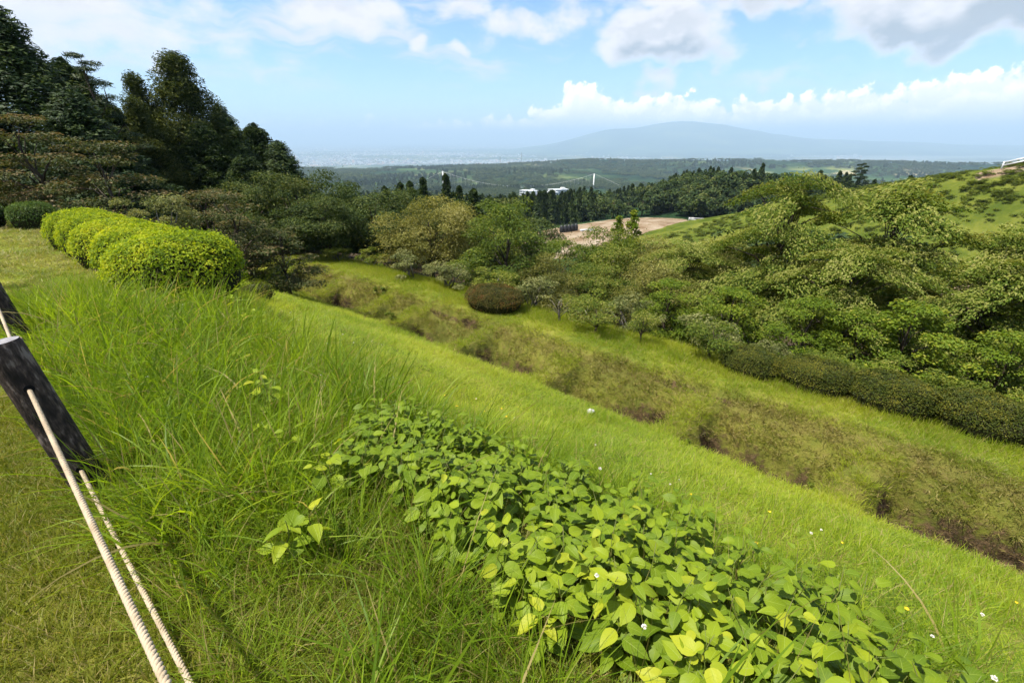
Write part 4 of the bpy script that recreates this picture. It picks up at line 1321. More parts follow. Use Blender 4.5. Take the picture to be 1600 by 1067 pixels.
# ------------------------------------------------------------------ beyond: woods, site, bridge, town
def far_things():
    rng = np.random.default_rng(7)
    # low detail trees for woods that read as one mass
    def lowtree(seed, conical):
        r = np.random.default_rng(seed)
        if conical:
            n = 420
            q = r.random(n) ** 0.8
            a = r.random(n) * 6.283
            rr = 1.9 * (1 - q) ** 0.8 * np.sqrt(r.uniform(0.5, 1.0, n))
            p = np.stack([rr * np.cos(a), rr * np.sin(a), 0.5 + 8.0 * q], 1)
            v, f = leaf_quads(p, unit(p * np.array([1, 1, 0]) + np.array([0, 0, 0.5]) + 0.5 * r.normal(size=p.shape)), p * np.array([1, 1, 0]) + np.array([0, 0, -0.3]) + 0.4 * r.normal(size=p.shape), 1.1, 0.55)
            return crown('crown', M_CYPRESS, [(v, f, r.random(n))])
        nc = 12
        C = np.stack([r.normal(0, 1.5, nc), r.normal(0, 1.5, nc), r.uniform(2.5, 6.2, nc)], 1)
        Rr = np.stack([r.uniform(1.0, 1.7, nc)] * 3, 1) * np.array([1, 1, 0.75])
        return crown('crown', M_SCRUB if seed > 7 else M_DARK if seed == 3 else M_FOREST, [clump_leaves(r, C, Rr, 42, 0.75, 0.5, up=0.7, out=0.7, jit=0.35, shell=0.7)])
    low = [lowtree(1, True), lowtree(2, True), lowtree(3, False), lowtree(4, False), lowtree(5, False), lowtree(7, False)]
    bushy = [lowtree(8, False), lowtree(9, False), low[2]]

    def clear(x, y):
        """True where woods may stand"""
        sd, _ = seg_dist(x, y, SITE)
        rd, _ = seg_dist(x, y, [(50, 128), (60, 127), (70, 120)])
        hd, _ = seg_dist(x, y, [(60, 96), (66, 86), (75, 70), (90, 40), (100, 0)])
        bd = np.hypot(x - 55, y - 838)
        az = np.arctan2(x, y)
        view = (az > -0.02) & (az < 0.46) & (np.hypot(x, y) < 118)
        rr = np.hypot(x, y)
        view |= (az > -0.01) & (az < 0.13) & (rr > 520) & (rr < 860)
        view |= (az > 0.145) & (az < 0.195) & (rr > 850) & (rr < 1200)
        return ~view & (sd > 19) & (rd > 7) & (hd > 40) & (bd > 45)

    # individual trees at the near rim of the woods: knoll front and skyline ridge
    for i, (x, y, k, s) in enumerate([(18, 149, 2, 1.1), (23, 150, 3, 1.2), (28, 152, 4, 1.0), (33, 153, 2, 1.25), (38, 154, 5, 1.15), (43, 155, 3, 1.2), (48, 157, 4, 1.1), (53, 158, 2, 1.0),
                                      (58, 160, 5, 1.1), (63, 158, 3, 1.0), (14, 150, 5, 1.0), (68, 155, 4, 0.9), (9, 151, 3, 1.0), (73, 152, 2, 0.95)]):
        t = empty('wood_edge_tree', on_ground(x, y, -1.7 * s), i * 1.1, s)
        tag(t, 'round green tree along the wood\'s edge behind the bare site', 'tree', 'trees along the edge behind the site')
        obj('crown', low[k], t)
        obj('trunk', FAR_TRUNK, t)
    for i in range(19):
        x = 70 + i * 4.4 + rng.normal(0, 1.0)
        y = 150 - i * 1.2 + rng.normal(0, 4)
        s = rng.uniform(0.95, 1.25)
        t = empty('ridge_tree', on_ground(x, y), i * 1.3, s)
        tag(t, 'dark tree in the row on the skyline behind the green hillside', 'tree', 'dark trees on the skyline row')
        obj('crown', low[i % 2] if i % 3 else low[3], t)
        obj('trunk', FAR_TRUNK, t)
    rp = tree_pine(19, 17.0, 9.0, M_PINE, BARK, 16, 2600, low=0.55, L=0.75, W=0.16)
    place(rp, TC, 'pine_tree', 'tall flat topped pine rising above the skyline trees', 'pine', 103.0, 143.0, 0.0, (0.8, 0.8, 0.78))

    # woods as masses
    def wood(name, n, rmin, rmax, a0, a1, smin, smax, label, con=0.45, clump=60.0, thr=0.35, wide=1.0):
        a = rng.uniform(a0, a1, n)
        r = np.sqrt(rng.uniform(rmin ** 2, rmax ** 2, n))
        x, y = r * np.sin(a), r * np.cos(a)
        ok = clear(x, y) & (fbm(x / clump, y / clump, 61, 3) > thr)
        x, y = x[ok], y[ok]
        z = H(x, y) - 0.3
        n = len(x)
        kind = fbm(x / (clump * 1.5), y / (clump * 1.5), 63, 2) + rng.normal(0, 0.08, n)
        idx = np.where(kind < con, rng.integers(0, 2, n), rng.integers(2, 6, n))
        s = rng.uniform(smin, smax, n)
        sc = np.stack([s * wide * rng.uniform(0.9, 1.25, n), s * wide * rng.uniform(0.9, 1.25, n), s], 1)
        scatter(name, low, np.stack([x, y, z], 1), np.stack([np.zeros(n), np.zeros(n), rng.random(n) * 6.28], 1), sc, idx, label, 'woods')
    wood('knoll_woods', 8500, 60, 330, -0.7, 0.95, 0.8, 1.25, 'dense green woods on the knoll and slopes around the bare site', 0.42, 45.0, 0.28)
    wood('valley_woods', 9000, 330, 1300, -0.65, 0.95, 1.1, 1.5, 'dark green woods covering the valley floor', 0.34, 110.0, 0.33, 1.5)
    wood('ridge_woods', 12000, 1300, 3300, -0.6, 0.9, 1.2, 1.7, 'blue-green woods on the long far ridges', 0.30, 260.0, 0.38, 2.2)

    # bushes on the green hillside
    n = 3000
    t_ = rng.random(n)
    pts = np.array([(40, 118), (54, 105), (66, 86), (75, 70), (90, 40)])
    x = np.interp(t_, np.linspace(0, 1, 5), pts[:, 0]) + rng.normal(0, 13, n) - 4
    y = np.interp(t_, np.linspace(0, 1, 5), pts[:, 1]) + rng.normal(0, 13, n) - 4
    sd, _ = seg_dist(x, y, SITE); rd, _ = seg_dist(x, y, [(50, 128), (60, 127), (70, 120)])
    ok = (sd > 22) & (rd > 7) & (fbm(x / 9.0, y / 9.0, 77, 3) > 0.30) & (np.hypot(x - 53.5, y - 49) > 6) & (np.hypot(x, y) > 48) & (y < 104)
    x, y = x[ok], y[ok]
    n = len(x)
    s = rng.uniform(0.05, 0.16, n)
    big = fbm(x / 14.0, y / 14.0, 78, 2) > 0.62
    s = np.where(big, s * 1.5, s)
    scatter('hillside_scrub', bushy, np.stack([x, y, H(x, y) - 2.2 * s], 1), np.stack([0 * x, 0 * x, rng.random(n) * 6.28], 1), np.stack([s * 1.5, s * 1.5, s * 0.8], 1),
            np.where(big & (x > 66) & (rng.random(n) < 0.5), 2, rng.integers(0, 2, n)), 'low scrub and bushes dotted over the green hillside', 'scrub')

    # far town: thousands of small pale blocks
    n = 15000
    a = rng.uniform(-0.62, 0.62, n)
    r = 8300 + 16000 * rng.random(n) ** 1.3
    x, y = r * np.sin(a), r * np.cos(a)
    keep = fbm(x / 2600.0, y / 1500.0, 103, 4) + 0.10 * (a < 0.05) + rng.normal(0, 0.05, n) > 0.50
    x, y = x[keep], y[keep]
    ac = Acc()
    Vb = np.array([(sx, sy, sz) for sz in (0, 1) for sx, sy in ((-.5, -.5), (.5, -.5), (.5, .5), (-.5, .5))], float)
    Fb = np.array([(4, 5, 6, 7), (0, 1, 5, 4), (1, 2, 6, 5), (2, 3, 7, 6), (3, 0, 4, 7)])
    m = len(x)
    sz = np.stack([rng.uniform(15, 60, m) * (1 + 2.0 * (rng.random(m) < 0.06)), rng.uniform(12, 30, m), rng.uniform(6, 20, m) * (1 + 1.5 * (rng.random(m) < 0.05))], 1)
    V = (Vb[None] * sz[:, None, :] + np.stack([x, y, H(x, y) - 0.5], 1)[:, None, :]).reshape(-1, 3)
    F = (Fb[None] + 8 * np.arange(m)[:, None, None]).reshape(-1, 4)
    mt, t = new_mat('town_blocks')
    o_ = t.new('ShaderNodeOutputMaterial'); b = t.new('ShaderNodeBsdfDiffuse')
    t.put(b.inputs['Color'], t.ramp(attr(t, 'tint'), [(0.0, (0.25, 0.26, 0.28)), (0.5, (0.5, 0.5, 0.5)), (0.8, (0.75, 0.75, 0.74)), (1.0, (0.8, 0.55, 0.45))]))
    t.l.new(b.outputs[0], o_.inputs['Surface'])
    o = obj('town', np_mesh('town', V, F, mt, False, {'tint': np.repeat(rng.random(m), 5)}))
    tag(o, 'hazy pale town spread over the far plain', 'town', kind='stuff')


def trunk_mesh(h, r0):
    a = Acc()
    a.add(*tube([(0, 0, -0.5), (0.05, 0, h * 0.5), (0, 0.05, h)], [r0, r0 * 0.75, r0 * 0.3], 6))
    return a.mesh('trunk', BARK, True)


FAR_TRUNK = trunk_mesh(6.0, 0.2)
far_things()

WHITE = plain_mat('painted_white', [(0.0, (0.62, 0.62, 0.60)), (1.0, (0.78, 0.78, 0.76))], 0.3, 0.6, 0.3)
GREYW = plain_mat('window_band_grey', [(0.0, (0.10, 0.12, 0.14)), (1.0, (0.18, 0.20, 0.22))], 0.5, 0.3, 0.5)
ROOFW = plain_mat('roof_pale', [(0.0, (0.45, 0.47, 0.48)), (1.0, (0.6, 0.62, 0.63))], 0.2, 0.7, 0.3)
BRICKR = plain_mat('wall_rust', [(0.0, (0.33, 0.17, 0.11)), (1.0, (0.45, 0.26, 0.18))], 0.4, 0.8, 0.2)
STEEL = plain_mat('steel_galvanised', [(0.0, (0.45, 0.46, 0.47)), (1.0, (0.62, 0.63, 0.64))], 2.0, 0.45, 0.5, metal=0.3)
PYLON = plain_mat('steel_dull', [(0.0, (0.18, 0.19, 0.20)), (1.0, (0.28, 0.29, 0.30))], 2.0, 0.6, 0.4)


def block(name, label, loc, rz, L, Wd, storeys, wall, steps=0):
    """stepped slab building: walls, a window strip on each storey of each long side, flat roof"""
    t = empty(name, loc, rz)
    tag(t, label, 'building', 'white buildings in the valley')
    hs = 3.6
    a = Acc()
    a.box((0, 0, storeys * hs / 2 - 4), (L, Wd, storeys * hs + 8))
    obj('wall', a.mesh('wall', wall), t)
    a = Acc()
    a.box((0, 0, storeys * hs + 0.35), (L + 1.0, Wd + 1.0, 0.7))
    r = obj('roof', a.mesh('roof', ROOFW), t)
    a = Acc()
    a.box((L * 0.25, 0, storeys * hs + 2.0), (L * 0.2, Wd * 0.5, 2.6))
    obj('stair_house', a.mesh('stair_house', wall), r)
    for k in range(storeys):
        for sgn in (-1, 1):
            n = max(3, int(L / 6))
            for j in range(n):
                a = Acc()
                a.box((-L / 2 + (j + 0.5) * L / n, sgn * (Wd / 2 + 0.05), k * hs + 1.9), (L / n - 1.0, 0.3, 1.7))
                obj('window', a.mesh('window', GREYW), t)
    return t


def valley_buildings():
    g = -108.0
    for x, y, L, Wd, st, rz, wall, lab, base in [
        (30, 846, 30, 14, 4, -0.55, WHITE, 'white slab building with window strips, left of the rust walled block', -97),
        (52, 838, 9, 12, 4, -0.2, BRICKR, 'small rust walled block between the white buildings', -103),
        (68, 846, 26, 15, 4, 0.30, WHITE, 'white stepped building right of the rust walled block', -100),
        (84, 866, 34, 16, 4, 0.25, WHITE, 'white flat roofed building behind, half hidden by the wooded knoll', -97),
    ]:
        block('white_building' if wall is WHITE else 'rust_building', lab, (x, y, base), rz, L, Wd, st, wall)


valley_buildings()


def bridge():
    """suspension footbridge: two slender white portal towers, main cables, hangers, deck"""
    b = empty('suspension_bridge', (0, 0, 0))
    tag(b, 'slender white suspension footbridge spanning the wooded valley', 'bridge')
    A = np.array([204.0, 1200.0]); B = np.array([-176.0, 1230.0])
    ax = unit(A - B); nx = np.array([-ax[1], ax[0]])
    dz = -113.0
    for c, top in ((A, -77.5), (B, -73.5)):
        a = Acc()
        for s in (-1, 1):
            p0 = np.r_[c + nx * s * 3.2, dz - 22]; p1 = np.r_[c + nx * s * 1.8, top]
            a.add(*tube([p0, p1], [1.5, 1.05], 8))
        for zf in (0.25, 0.6, 0.97):
            z = dz + (top - dz) * zf
            a.add(*tube([np.r_[c + nx * 3.0, z], np.r_[c - nx * 3.0, z]], [0.7, 0.7], 6))
        obj('tower', a.mesh('tower', WHITE, True), b)
    for s in (-1, 1):
        k = np.linspace(0, 1, 41)
        pts = np.concatenate([np.outer(1 - k, A) + np.outer(k, B) + nx * s * 1.8, (-78.0 + k * 4.0 - 33.0 * 4 * k * (1 - k))[:, None]], 1)
        a = Acc()
        a.add(*tube(pts, np.full(41, 0.10), 5))
        for c, top, dr in ((A, -78.0, 1), (B, -74.0, -1)):
            e = np.r_[c + ax * dr * 95 + nx * s * 2.2, dz - 4]
            a.add(*tube([np.r_[c + nx * s * 1.8, top], e], [0.10, 0.10], 5))
        obj('cable', a.mesh('cable', WHITE, True), b)
        a = Acc()
        for p in pts[1:-1]:
            a.add(*tube([p, (p[0], p[1], dz + 0.5)], [0.05, 0.05], 4))
        obj('hangers', a.mesh('hangers', STEEL, True), b)
    a = Acc()
    mid = (A + B) / 2
    a.box((mid[0], mid[1], dz), (np.linalg.norm(A - B) + 40, 2.4, 0.9), math.atan2(ax[1], ax[0]))
    obj('deck', a.mesh('deck', STEEL), b)


bridge()


def pylon(x, y, h, lab):
    z = Hs(x, y)
    t = empty('power_pylon', (x, y, z))
    tag(t, lab, 'pylon', 'power pylons in the valley')
    a = Acc()
    for sx in (-1, 1):
        for sy in (-1, 1):
            a.add(*tube([(sx * 5, sy * 5, -3), (sx * 1.0, sy * 1.0, h * 0.7), (0, 0, h)], [0.55, 0.42, 0.3], 4))
    for k in range(6):
        z0, z1 = h * 0.7 * k / 6, h * 0.7 * (k + 1) / 6
        w0, w1 = 5 - 4 * k / 6, 5 - 4 * (k + 1) / 6
        for sgn in (-1, 1):
            a.add(*tube([(-w0, sgn * w0, z0), (w1, sgn * w1, z1)], [0.25, 0.25], 4))
            a.add(*tube([(w0, sgn * w0, z0), (-w1, sgn * w1, z1)], [0.25, 0.25], 4))
    obj('lattice', a.mesh('lattice', PYLON), t)
    for k, w in ((0.72, 9), (0.82, 8), (0.92, 6)):
        a = Acc()
        a.add(*tube([(-w, 0, h * k), (0, 0, h * k + 1.2), (w, 0, h * k)], [0.2, 0.45, 0.2], 4))
        obj('arm', a.mesh('arm', PYLON), t)


pylon(58, 3000, 78, 'tall power pylon, the middle and darkest of three in the valley')
pylon(-76, 3150, 70, 'thin power pylon left of the darkest one')
pylon(140, 3350, 66, 'thin power pylon right of the darkest one')


def bulk_bags():
    """row of black bulk bags standing on the levelled site"""
    m = plain_mat('bag_black', [(0.0, (0.010, 0.010, 0.011)), (1.0, (0.03, 0.03, 0.032))], 2.5, 0.45, 0.4, 0.6)
    rng = np.random.default_rng(5)
    na, nz = 16, 8
    for i in range(5):
        V, F = [], []
        for k in range(nz):
            q = k / (nz - 1)
            rad = 0.52 * (0.9 + 0.18 * math.sin(math.pi * min(1, q * 1.15))) * (1.0 if q < 0.8 else 1.0 - (q - 0.8) * 2.2)
            for j in range(na):
                a = 6.2832 * j / na
                sq = 1 / max(abs(math.cos(a)), abs(math.sin(a))) ** 0.55
                V.append((rad * sq * math.cos(a) * rng.uniform(0.97, 1.03), rad * sq * math.sin(a) * rng.uniform(0.97, 1.03), 1.35 * q ** 0.95))
        for k in range(nz - 1):
            for j in range(na):
                F.append((k * na + j, k * na + (j + 1) % na, (k + 1) * na + (j + 1) % na, (k + 1) * na + j))
        V.append((0, 0, 1.40))
        T = [((nz - 1) * na + j, (nz - 1) * na + (j + 1) % na, len(V) - 1) for j in range(na)]
        x, y = 13.4 + i * 0.98, 124.6 + 0.15 * i
        t = empty('bulk_bag', on_ground(x, y, -0.03), rng.normal(0, 0.15), (1.0, 1.0, 1.4))
        tag(t, ('leftmost', 'second from left', 'middle', 'second from right', 'rightmost')[i] + ' of five black bulk bags on the bare site', 'bag', 'row of black bulk bags')
        obj('body', np_mesh('body', V, [np.array(F), np.array(T)], m, True), t)
        for sx in (-1, 1):
            a = Acc()
            a.add(*tube([(sx * 0.38, -0.3, 1.12), (sx * 0.34, -0.1, 1.62), (sx * 0.34, 0.1, 1.62), (sx * 0.38, 0.3, 1.12)], [0.04] * 4, 5))
            obj('loop', a.mesh('loop', m, True), t)
    # pale rubble beside them
    for i, (x, y, s, lab) in enumerate([(19.4, 123.8, 0.6, 'pale flat slab lying right beside the black bags'), (21.0, 122.6, 0.5, 'smaller pale slab farther right of the black bags')]):
        a = Acc()
        a.box((0, 0, 0.12), (2.2 * s / 0.6, 1.0, 0.3), 0.3 - i * 0.5)
        o = obj('concrete_slab', a.mesh('concrete_slab', ROOFW), None, on_ground(x, y))
        tag(o, lab, 'slab')


bulk_bags()


def guard_rail(name, pts, lab, n_posts, h=0.9, rails=2):
    t = empty(name, on_ground(*pts[0]))
    tag(t, lab, 'guard rail', 'guard rails on the hillside')
    base = Vector(t.location)
    P = []
    for q in np.linspace(0, len(pts) - 1, n_posts):
        i = min(int(q), len(pts) - 2); f = q - i
        x = pts[i][0] * (1 - f) + pts[i + 1][0] * f; y = pts[i][1] * (1 - f) + pts[i + 1][1] * f
        P.append((x - base.x, y - base.y, Hs(x, y) - base.z))
    for p in P:
        a = Acc()
        a.add(*tube([(p[0], p[1], p[2] - 0.3), (p[0], p[1], p[2] + h + 0.1)], [0.09, 0.09], 7))
        obj('post', a.mesh('post', STEEL, True), t)
    for k in range(rails):
        a = Acc()
        a.add(*tube([(p[0], p[1] - 0.12, p[2] + h * (1 - 0.45 * k)) for p in P], [0.11] * len(P), 6))
        obj('rail', a.mesh('rail', STEEL, True), t)


guard_rail('guard_rail', [(71, 70.5), (79, 66), (92, 60)], 'white guard rail along the top of the green hillside', 9)
guard_rail('guard_rail', [(50, 131.5), (60, 130.5), (70, 123.5)], 'grey guard rail beside the sandy track', 9)

# ------------------------------------------------------------------ rope fence
def make_fence():
    wood = plain_mat('post_dark_stained', [(0.0, (0.012, 0.008, 0.006)), (0.4, (0.034, 0.022, 0.016)), (0.75, (0.075, 0.050, 0.038)), (1.0, (0.20, 0.155, 0.125))], 34.0, 0.75, 0.25, 1.0, (1, 1, 0.3), bscale=60)
    top = plain_mat('post_weathered_top', [(0.0, (0.14, 0.13, 0.14)), (1.0, (0.27, 0.26, 0.27))], 18.0, 0.8, 0.2, 0.5)
    painted_hole = plain_mat('hole_shade_black', [(0.0, (0.006, 0.005, 0.005)), (1.0, (0.01, 0.01, 0.01))], 5.0, 0.9, 0.1)
    posts = [(xy(0.1, 0.04), 'dark stained post almost under the camera'), (xy(3.16, 0.075), 'dark round wooden post with weathered grey top, rope threaded through'),
             (xy(6.35, 0.16), 'dark wooden post cut by the picture\'s edge, beyond the near one'), (xy(9.5, 0.2), 'dark wooden post farther along the rope')]
    R0 = 0.080
    LEAN = 0.13                            # the posts have tipped towards the lawn
    hz = (0.17, 0.68)
    n = 28
    data = []
    for (x, y), lab in posts:
        z = Hs(x, y)
        data.append((x, y, z))
    for i, ((x, y), lab) in enumerate(posts):
        z = Hs(x, y)
        t = empty('fence_post', (x, y, z), 0.0)
        t.rotation_euler = (0, -LEAN, 0)
        tag(t, lab, 'post', 'posts of the rope fence')
        rows = [(-0.4, R0 * 1.03), (0.0, R0 * 1.02), (0.3, R0), (0.6, R0 * 0.995), (0.87, R0 * 0.985), (0.912, R0 * 0.975), (0.928, R0 * 0.90)]
        V, F = [], []
        for k, (zz, r) in enumerate(rows):
            for j in range(n):
                a = 6.28319 * j / n
                rr = r * (1 + 0.02 * math.sin(3 * a + i) + 0.012 * math.sin(7 * a + 2 * zz + i))
                V.append((rr * math.cos(a), rr * math.sin(a), zz))
        for k in range(len(rows) - 1):
            for j in range(n):
                F.append((k * n + j, k * n + (j + 1) % n, (k + 1) * n + (j + 1) % n, (k + 1) * n + j))
        obj('shaft', np_mesh('shaft', V, np.array(F), wood, True), t)
        V = [(0, 0, 0.932)] + [(q * R0 * 0.905 * math.cos(6.28319 * j / n) * (1 + 0.02 * math.sin(3 * 6.28319 * j / n + i)), q * R0 * 0.905 * math.sin(6.28319 * j / n), 0.9325 - 0.004 * q) for q in (0.5, 1.0) for j in range(n)]
        T = [(0, 1 + j, 1 + (j + 1) % n) for j in range(n)]
        Q = [(1 + j, 1 + n + j, 1 + n + (j + 1) % n, 1 + (j + 1) % n) for j in range(n)]
        obj('end_grain', np_mesh('end_grain', V, [np.array(Q), np.array(T)], top, False), t)
        # rope holes: black discs on the solid shaft, colour standing in for shade inside
        fd = math.atan2(DY, DX)
        for h in hz:
            for sg in (0, math.pi):
                c = np.array([math.cos(fd + sg), math.sin(fd + sg)]) * (R0 * 0.985)
                rx = np.array([-math.sin(fd + sg), math.cos(fd + sg)])
                V = [(c[0], c[1], h)]
                for j in range(14):
                    a = 6.28319 * j / 14
                    off = rx * 0.021 * math.cos(a)
                    rad = math.sqrt(max(0, R0 ** 2 - (0.021 * math.cos(a)) ** 2)) + 0.002
                    d = np.array([math.cos(fd + sg), math.sin(fd + sg)]) * rad + off
                    V.append((d[0], d[1], h + 0.021 * math.sin(a)))
                V[0] = tuple(np.r_[np.array([math.cos(fd + sg), math.sin(fd + sg)]) * (R0 + 0.003), h])
                obj('painted_hole', np_mesh('painted_hole', V, np.array([(0, 1 + j, 1 + (j + 1) % 14) for j in range(14)]), painted_hole, True), t)
    # twisted three strand ropes
    rm, t = new_mat('rope_fibre')
    o_ = t.new('ShaderNodeOutputMaterial')
    tc = t.new('ShaderNodeTexCoord')
    nz = t.noise(t.vmath('MULTIPLY', tc.outputs['Object'], (1, 1, 1)), 160.0, 3, 0.6)
    dirt = t.noise(tc.outputs['Object'], 9.0, 3, 0.6)
    col = t.mix(t.smooth(dirt, 0.35, 0.75), (0.43, 0.345, 0.235), (0.30, 0.23, 0.145))
    col = t.mix(t.smooth(nz, 0.55, 0.8), col, (0.19, 0.135, 0.08))
    b = t.new('ShaderNodeBsdfPrincipled')
    t.put(b.inputs['Base Color'], col)
    b.inputs['Roughness'].default_value = 0.85
    bp = t.new('ShaderNodeBump'); bp.inputs['Strength'].default_value = 0.6; bp.inputs['Distance'].default_value = 0.002
    t.put(bp.inputs['Height'], nz); t.l.new(bp.outputs[0], b.inputs['Normal'])
    t.l.new(b.outputs[0], o_.inputs['Surface'])
    for h, sag, lab in ((hz[1], 0.10, 'upper twisted pale rope of the fence'), (hz[0], 0.07, 'lower twisted pale rope of the fence')):
        pts = []
        for (x0, y0, z0), (x1, y1, z1) in zip(data[:-1], data[1:]):
            for q in np.linspace(0, 1, 130, endpoint=False):
                sg_ = sag * 4 * q * (1 - q)
                pts.append((x0 + (x1 - x0) * q - h * math.sin(LEAN), y0 + (y1 - y0) * q, z0 + (z1 - z0) * q + h - sg_))
        pts = np.array(pts)
        e = empty('rope', tuple(pts[130]))
        tag(e, lab, 'rope', 'ropes of the fence')
        loc = pts - pts[130]
        d = np.linalg.norm(np.gradient(pts, axis=0), axis=1)
        run = np.cumsum(d)
        # resample finely
        q = np.arange(run[0], run[-1], 0.006)
        P = np.stack([np.interp(q, run, loc[:, k]) for k in range(3)], 1)
        tg = unit(np.gradient(P, axis=0))
        up = unit(np.cross(np.cross(tg, [0, 0, 1.0]), tg))
        sd = np.cross(tg, up)
        for k in range(3):
            ph = q / 0.05 * 6.28319 + k * 2.0944
            path = P + 0.0053 * (np.cos(ph)[:, None] * up + np.sin(ph)[:, None] * sd)
            a = Acc()
            a.add(*tube(path, np.full(len(path), 0.0056), 6))
            obj('strand', a.mesh('strand', rm, True), e)


make_fence()


# ------------------------------------------------------------------ grass
def grass_mat(name, stops, trans=0.4, straw=0.12, spec=0.25, patch=0.5):
    m, t = new_mat(name)
    out = t.new('ShaderNodeOutputMaterial')
    oi = t.new('ShaderNodeObjectInfo')
    g = t.new('ShaderNodeNewGeometry')
    pn = t.noise(oi.outputs['Location'], patch, 2, 0.5)
    f = attr(t, 'tint')
    straw_m = t.smooth(f, 1.0 - straw, 1.0 - straw + 0.01)
    ff = t.math('ADD', t.math('MULTIPLY', f, 0.6), t.math('ADD', t.math('MULTIPLY', t.math('SUBTRACT', oi.outputs['Random'], 0.5), 0.25), t.math('MULTIPLY', t.math('SUBTRACT', pn, 0.38), 1.4)), clamp=True)
    col = t.ramp(ff, stops)
    col = t.mix(straw_m, col, (0.33, 0.27, 0.10))
    b = t.new('ShaderNodeBsdfPrincipled')
    t.put(b.inputs['Base Color'], col)
    b.inputs['Roughness'].default_value = 0.5
    b.inputs['Specular IOR Level'].default_value = spec
    tr = t.new('ShaderNodeBsdfTranslucent')
    t.put(tr.inputs['Color'], t.vmath('MULTIPLY', col, (1.5, 1.45, 0.7)))
    mx = t.new('ShaderNodeMixShader')
    mx.inputs[0].default_value = trans
    t.l.new(b.outputs[0], mx.inputs[1]); t.l.new(tr.outputs[0], mx.inputs[2])
    t.l.new(mx.outputs[0], out.inputs['Surface'])
    return m


G_TALL = grass_mat('grass_tall', [(0.0, (0.09, 0.16, 0.008)), (0.5, (0.18, 0.265, 0.012)), (1.0, (0.31, 0.37, 0.02))], 0.5, 0.07)
G_SLOPE = grass_mat('grass_slope', [(0.0, (0.13, 0.21, 0.010)), (0.5, (0.25, 0.315, 0.015)), (1.0, (0.38, 0.395, 0.035))], 0.45, 0.10, patch=0.35)
G_BANK = grass_mat('grass_bank', [(0.0, (0.13, 0.20, 0.010)), (0.5, (0.23, 0.285, 0.015)), (1.0, (0.35, 0.36, 0.035))], 0.45, 0.14, patch=0.5)
G_DRY = grass_mat('grass_dry', [(0.0, (0.11, 0.135, 0.016)), (0.5, (0.17, 0.155, 0.034)), (1.0, (0.27, 0.205, 0.08))], 0.28, 0.12, patch=0.8)
G_LAWN = grass_mat('grass_lawn', [(0.0, (0.10, 0.14, 0.010)), (0.5, (0.17, 0.195, 0.016)), (1.0, (0.26, 0.25, 0.04))], 0.38, 0.15, patch=0.6)


def tuft(seed, n, h, wid, spread, mat, lean=0.35, curl=1.2, segs=4, wind=(0.25, -0.1)):
    """clump of curved tapering blades"""
    r = np.random.default_rng(seed)
    rr = spread * np.sqrt(r.random(n))
    a = r.random(n) * 6.2832
    base = np.stack([rr * np.cos(a), rr * np.sin(a), np.full(n, -0.015)], 1)
    hd = a + r.normal(0, 0.9, n)
    d = np.stack([np.cos(hd) + wind[0], np.sin(hd) + wind[1], np.zeros(n)], 1)
    d = unit(d)
    L = h * r.uniform(0.45, 1.15, n)
    th0 = np.abs(r.normal(lean * 0.5, lean * 0.45, n))
    th1 = th0 + curl * r.uniform(0.15, 1.0, n)
    side = np.stack([-d[:, 1], d[:, 0], np.zeros(n)], 1)
    tw = r.normal(0, 0.5, n)
    w0 = wid * r.uniform(0.6, 1.25, n)
    pts = [base]
    V = []
    for k in range(segs + 1):
        q = k / segs
        th = th0 + (th1 - th0) * q
        dirv = d * np.sin(th)[:, None] + np.array([0, 0, 1.0]) * np.cos(th)[:, None]
        if k:
            pts.append(pts[-1] + dirv * (L / segs)[:, None])
        nv = d * np.cos(th)[:, None] - np.array([0, 0, 1.0]) * np.sin(th)[:, None]
        sv = side * np.cos(tw * q + tw)[:, None] + nv * np.sin(tw * q + tw)[:, None]
        w = w0 * (1 - q ** 1.6 * 0.93) * (0.75 + 0.5 * min(q * 2, 1) * 0.5)
        V.append(pts[-1] + sv * w[:, None] * 0.5)
        V.append(pts[-1] - sv * w[:, None] * 0.5)
    V = np.stack(V, 1).reshape(-1, 3)
    m = 2 * (segs + 1)
    F = []
    for k in range(segs):
        F.append(np.stack([np.arange(n) * m + 2 * k + o for o in (0, 1, 3, 2)], 1))
    F = np.stack(F, 1).reshape(-1, 4)
    return np_mesh('tuft', V, F, mat, True, {'tint': np.repeat(r.random(n), segs)})


def pts_in(rng, n, s0, s1, p0, p1, dens=None):
    s = rng.uniform(s0, s1, n)
    p = rng.uniform(p0, p1, n)
    if dens is not None:
        k = rng.random(n) < dens(s, p)
        s, p = s[k], p[k]
    return s, p


def seed_grass(name, protos, s, p, smin, smax, label, rng, hvar=None, tilt=0.12):
    x, y = xy(s, p)
    z = H(x, y)
    n = len(x)
    k = rng.uniform(smin, smax, n)
    hz = k * (hvar(s, p) if hvar is not None else 1.0)
    rot = np.stack([rng.normal(0, tilt, n), rng.normal(0, tilt, n), rng.random(n) * 6.283], 1)
    scatter(name, protos, np.stack([x, y, z], 1), rot, np.stack([k, k, hz], 1), rng.integers(0, len(protos), n), label, 'grass')


def weed_patch(s, p):
    """1 where the broad-leaved weeds stand: along the crest, from beside the camera's right to ahead of it"""
    c = np.interp(s, [-1.6, -0.8, 0.3, 1.2, 2.0, 2.6], [1.40, 1.44, 1.48, 1.46, 1.42, 1.40])
    w = np.interp(s, [-1.6, -0.8, 0.3, 1.2, 2.0, 2.6], [0.05, 0.36, 0.56, 0.58, 0.42, 0.12])
    return np.abs(p - c) < w * (0.85 + 0.3 * vnoise(s * 3, p * 3, 7))


